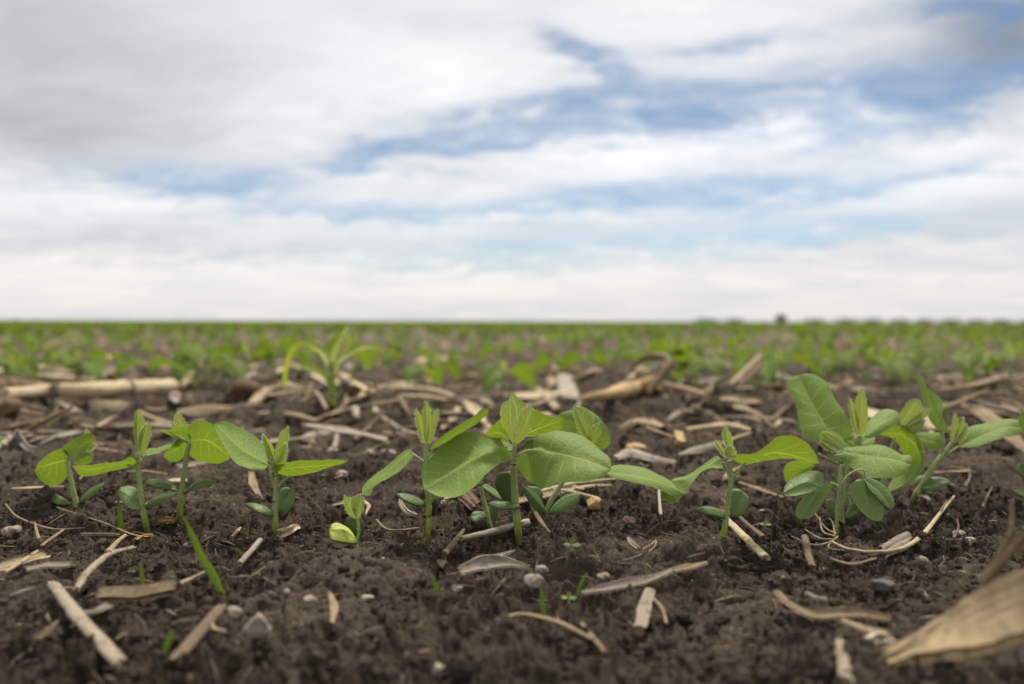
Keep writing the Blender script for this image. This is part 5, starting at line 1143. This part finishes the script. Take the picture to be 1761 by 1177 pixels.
# the rest of the crop, beyond counting: leaf tufts in rows to the horizon and past the picture's sides
def tuft_batch(g, X, Y, Z, size, nl, rs, mi=0):
    """nl bent leaves (2x3 quads) per tuft, all at once"""
    n = len(X); q = n * nl
    bx, by, bz, sz = (np.repeat(a, nl) for a in (X, Y, Z, size))
    az = rs.random(q) * 6.283; ln = sz * (.5 + .35 * rs.random(q)); w = ln * (.62 + .25 * rs.random(q)); ht = sz * (.45 + .45 * rs.random(q))
    rise = rs.normal(size=q) * .45; roll = rs.normal(size=q) * .7
    d = np.stack([np.cos(az), np.sin(az), 0 * az], 1); s0 = np.stack([-np.sin(az), np.cos(az), 0 * az], 1); up = np.array([0, 0, 1.0])
    sv = s0 * np.cos(roll)[:, None] + up * np.sin(roll)[:, None]
    base = np.stack([bx, by, bz + ht], 1)
    rows = []
    for t, ww in ((0, .25), (.35, 1.0), (.75, .8), (1.0, .12)):
        c = base + d * (ln * t)[:, None] + up * (ln * (rise * t - .35 * t * t))[:, None]
        rows.append(np.stack([c - sv * (w * ww * .5)[:, None] + up * (w * ww * .1)[:, None], c, c + sv * (w * ww * .5)[:, None] + up * (w * ww * .1)[:, None]], 1))
    V = np.stack(rows, 1).reshape(q, 12, 3)
    f = grid_faces(4, 3); Fx = (f[None] + (np.arange(q) * 12)[:, None, None]).reshape(-1, 4)
    uv = np.stack(np.meshgrid([0, .35, .75, 1], [0, .5, 1], indexing='ij'), -1).reshape(12, 2)
    g.add(V.reshape(-1, 3), Fx, np.tile(uv, (q, 1)), mi)
    # stems
    w2 = sz * .018; a = rs.random(q) * 3.14; e = np.stack([np.cos(a), np.sin(a), 0 * a], 1) * w2[:, None]
    b0 = np.stack([bx, by, bz - .004], 1)
    V = np.stack([b0 - e, b0 + e, base + e * .6, base - e * .6], 1).reshape(-1, 3); i = np.arange(q) * 4
    g.add(V, np.stack([i, i + 1, i + 2, i + 3], 1), None, 1)
g = Geo(); y = 1.09; r_i = 0
while y < 420:
    step = .46 if y < 30 else .46 * (y / 30) ** 1.6
    half = 1.25 * y + 2; sp = .05 * max(1, y / 9)
    n = int(2 * half / sp); X = np.linspace(-half, half, n) + rng.normal(size=n) * sp * .35; X = X[rng.random(n) < (.48 if y < 10 else .8) * np.clip(.75 + 2.2 * fbm(X / 1.3, X * 0 + y / 1.1, 3, 61), .15, 1.2)]
    Y = y + rng.normal(size=len(X)) * .03
    if y < 3.1: keep = np.abs(X) > .68 * y; X, Y = X[keep], Y[keep]
    if len(X):
        sz = (.044 + .024 * rng.random(len(X))) * (1 if y < 9 else min(1.25, (y / 9) ** .1))
        tuft_batch(g, X, Y, macro(X, Y), sz, 5 if y < 9 else 4, rng)
    y += step; r_i += 1
X = np.concatenate([np.arange(-1.7, -.33, .05), np.arange(.34, 1.7, .05)]); Y = .36 + rng.normal(size=len(X)) * .012; X = X + rng.normal(size=len(X)) * .01
k = np.abs(X) > .33; tuft_batch(g, X[k], Y[k], macro(X[k], Y[k]), .075 + .01 * rng.random(k.sum()), 4, rng)
o = g.build('crop_rows', [M['field'], M['stem']]); tag(o, 'green rows of young soybeans stretching back to the horizon', 'crop rows', None, 'stuff')

# ------------------------------------------------------------------ scattered residue one can count, by copying a few kinds
PIECES = []
for q in range(14):
    g = Geo(); L = .012 + .012 * rng.random(); b = rng.normal() * .15
    pl = np.array([[-L, 0, 0], [0, b * L, .001 * rng.random()], [L, 0, 0]])
    m = ['tan', 'cream', 'grey', 'brown', 'tan', 'grey', 'cream'][q % 7]
    if q % 2: tube(g, pl, [.0010 + .0010 * rng.random(), .0013 + .0012 * rng.random(), .001], 14, 8, 0, .7, .25, .6, q)
    else: slab(g, pl, [.004 + .004 * rng.random(), .006 + .005 * rng.random(), .004], .0006, rng.uniform(-20, 20), rng.uniform(-.3, .3), 1.0, q, 12, 6)
    PIECES.append(g.mesh('straw_piece', [M[m]]))
def scatter_pieces(n, fx, ylo, yhi, slo, shi, label, group, up=0.0):
    for q in range(n):
        y = math.exp(rng.uniform(math.log(ylo), math.log(yhi))); x = rng.uniform(-.64, .64) * y * fx
        o = link('straw_piece', PIECES[rng.integers(0, 14)]); o.location = (x, y, ground_z(x, y) + .0035 + up * rng.random() ** 2)
        o.rotation_euler = (rng.normal() * (.25 + 15 * up), rng.normal() * (.18 + 15 * up), rng.random() * 6.28); s = rng.uniform(slo, shi); o.scale = (s, s, s)
        tag(o, label, 'straw', group)
scatter_pieces(12, 1, .22, .34, .14, .30, 'short loose straw fragment on the soil in front of the sharp row', 'loose straw fragments in the foreground')
scatter_pieces(34, 1, .40, .60, .25, .7, 'short loose straw fragment on bare soil just behind the sharp row', 'loose straw fragments behind the sharp row')
scatter_pieces(90, 1, .62, 1.15, .7, 1.9, 'weathered straw fragment in the stubble between the first two rows', 'straw fragments in the stubble strip', .010)
scatter_pieces(90, 1, 1.2, 2.6, 1.2, 2.6, 'blurred bleached straw fragment lying among the rows behind', 'blurred straw fragments between the back rows')

# uncountable: chaff in the soil, far residue, loose crumbs of soil
def chaff(n, ylo, yhi, lo, hi, g, thin=.35):
    yy = np.exp(rng.uniform(math.log(ylo), math.log(yhi), n)); xx = rng.uniform(-.8, .8, n) * yy
    zz = macro(xx, yy) + relief(xx, yy) * .7
    for q in range(n):
        x, y = xx[q], yy[q]
        L = rng.uniform(lo, hi) * (.6 + .5 * rng.random()); a = rng.random() * 6.28; w = L * rng.uniform(.05, thin)
        d = np.array([math.cos(a), math.sin(a), rng.normal() * .25]) * L; s = np.array([-math.sin(a), math.cos(a), rng.normal() * .5]) * w * .5
        c = np.array([x, y, 0]); n_ = np.array([0, 0, w * .35 + .0002])
        bend = np.array([rng.normal() * .15, rng.normal() * .15, rng.random() * .25]) * L
        c[2] = zz[q] + rng.uniform(.0003, .0022)
        V = [c - d - s * .6, c - d + s * .6, c + bend - s, c + bend + s, c + d - s * .5, c + d + s * .5]
        V = np.array(V + [v - n_ for v in V])
        Fq = np.array([[0, 1, 3, 2], [2, 3, 5, 4], [7, 6, 8, 9], [9, 8, 10, 11], [0, 2, 8, 6], [2, 4, 10, 8], [3, 1, 7, 9], [5, 3, 9, 11], [1, 0, 6, 7], [4, 5, 11, 10]])
        U = np.tile(np.array([[0, .3], [0, .6], [.5, .2], [.5, .7], [1, .3], [1, .6]]), (2, 1)) + rng.random()
        g.add(V, Fq, U, int(rng.integers(0, 4)))
g = Geo(); chaff(800, .17, .62, .0008, .0034, g); chaff(650, .2, .62, .002, .0070, g, .08); chaff(700, .6, 1.3, .003, .013, g); chaff(1100, .62, 1.25, .008, .030, g, .09)
o = g.build('chaff', [M['tan'], M['bleached'], M['brown'], M['brown']]); tag(o, 'tiny bits of chaff and dead root strewn over the soil', 'chaff', None, 'stuff')
g = Geo(); chaff(1800, 1.15, 3.5, .008, .034, g); chaff(3600, 2.2, 26, .014, .058, g)
o = g.build('crop_residue', [M['tan'], M['gold'], M['cream'], M['brown']]); tag(o, 'bleached crop residue lying between the far rows', 'crop residue', None, 'stuff')

def crumbs(n, ylo, yhi, lo, hi):
    V0, F0 = ICO[1]; nv = len(V0)
    y = np.exp(rng.uniform(math.log(ylo), math.log(yhi), n)); x = rng.uniform(-.74, .74, n) * y
    dens = fbm(x / .06, y / .045, 3, 91); k = (dens > -.06 + .1 * rng.random(n) - .05) & (rng.random(n) > .75 * crust(x, y)); x, y = x[k], y[k]; n = len(x)
    r = lo * (hi / lo) ** (rng.random(n) ** 2.2); z = macro(x, y) + relief(x, y) + r * .25
    A = rng.normal(size=(n, 1, 3)) ; B = rng.normal(size=(n, 1, 3))
    base = V0[None] * (1 + .28 * np.sin((V0[None] * A).sum(-1, keepdims=True) * 2.2 + A[..., :1] * 5) + .18 * np.sin((V0[None] * B).sum(-1, keepdims=True) * 4 + 3 * B[..., :1]))
    sc = r[:, None, None] * rng.uniform(.65, 1.25, (n, 1, 3))
    V = base * sc + np.stack([x, y, z], 1)[:, None, :]
    return V.reshape(-1, 3), (F0[None] + (np.arange(n) * nv)[:, None, None]).reshape(-1, 3)
g = Geo()
for a in ((34000, .17, .62, .0004, .0019), (700, .18, .8, .0016, .0042), (2500, .6, 1.6, .0015, .006)):
    V, Fx = crumbs(*a); g.add(V, Fx)
o = g.build('soil_crumbs', [M['soil']], smooth=False); tag(o, 'loose crumbs of dark soil', 'soil crumbs', None, 'stuff')

# ------------------------------------------------------------------ the trees on the horizon
def tree_parts(seed, w, h, trunk):
    rs = np.random.default_rng(seed); gt = Geo(); gc = Geo()
    tube(gt, [(0, 0, -.2), (rs.normal() * .1, rs.normal() * .1, h * .4), (0, 0, h * .75)], [trunk, trunk * .8, trunk * .3], 10, 8, rough=.2, seed=seed)
    for q in range(6):
        a = rs.random() * 6.28; z0 = h * rs.uniform(.25, .5)
        tube(gt, [(0, 0, z0), (math.cos(a) * w * .18, math.sin(a) * w * .18, z0 + h * .15), (math.cos(a) * w * .36, math.sin(a) * w * .36, z0 + h * .3)], [trunk * .4, trunk * .25, trunk * .1], 6, 6)
    n = 1500; c = rs.normal(size=(n, 3)); c = unit(c) * (rs.random((n, 1)) ** .35)
    lump = 1 + .35 * np.sin(c[:, :1] * 5 + seed) * np.sin(c[:, 1:2] * 6) + .2 * np.sin(c[:, 2:] * 9 + c[:, :1] * 4)
    c = c * lump * np.array([w * .5, min(w, 12) * .5, h * .50]) + np.array([0, 0, h * .47])
    s = rs.uniform(.035, .075, (n, 1)) * min(w, h * 2); a = unit(rs.normal(size=(n, 3))) * s; b = unit(np.cross(a, rs.normal(size=(n, 3)))) * s * .7
    V = np.stack([c - a, c + b, c + a, c - b], 1).reshape(-1, 3); i = np.arange(n) * 4
    gc.add(V, np.stack([i, i + 1, i + 2, i + 3], 1), np.tile(np.array([[0, .5], [.5, 1], [1, .5], [.5, 0]]), (n, 1)))
    return gt.mesh('trunk', [M['bark']]), gc.mesh('crown', [M['treeleaf']])
def tree(px, D, w, h, label, group=None, parts=None, rot=0.0):
    q = P(px, HY, D); r = empty('tree', (q[0], D, 0)); tag(r, label, 'tree', group); r.rotation_euler = (0, 0, rot)
    link('trunk', parts[0], r); link('crown', parts[1], r)
tree(1343, 700, 9.5, 6.0, 'lone dark round tree standing on the horizon at the right', None, tree_parts(3, 9.5, 6.0, .4))
LOW = [tree_parts(20 + q, 50, 6.4, .3) for q in range(3)]
for q, px in enumerate([1214, 1262, 1400, 1455, 1500, 1548, 1590, 1634, 1680, 1722, 1768]):
    D = rng.uniform(1500, 1900)
    tree(px, D, 0, 0, 'low dim tree in the broken line along the right-hand horizon', 'low trees along the right-hand horizon', LOW[q % 3], rng.normal() * .2)
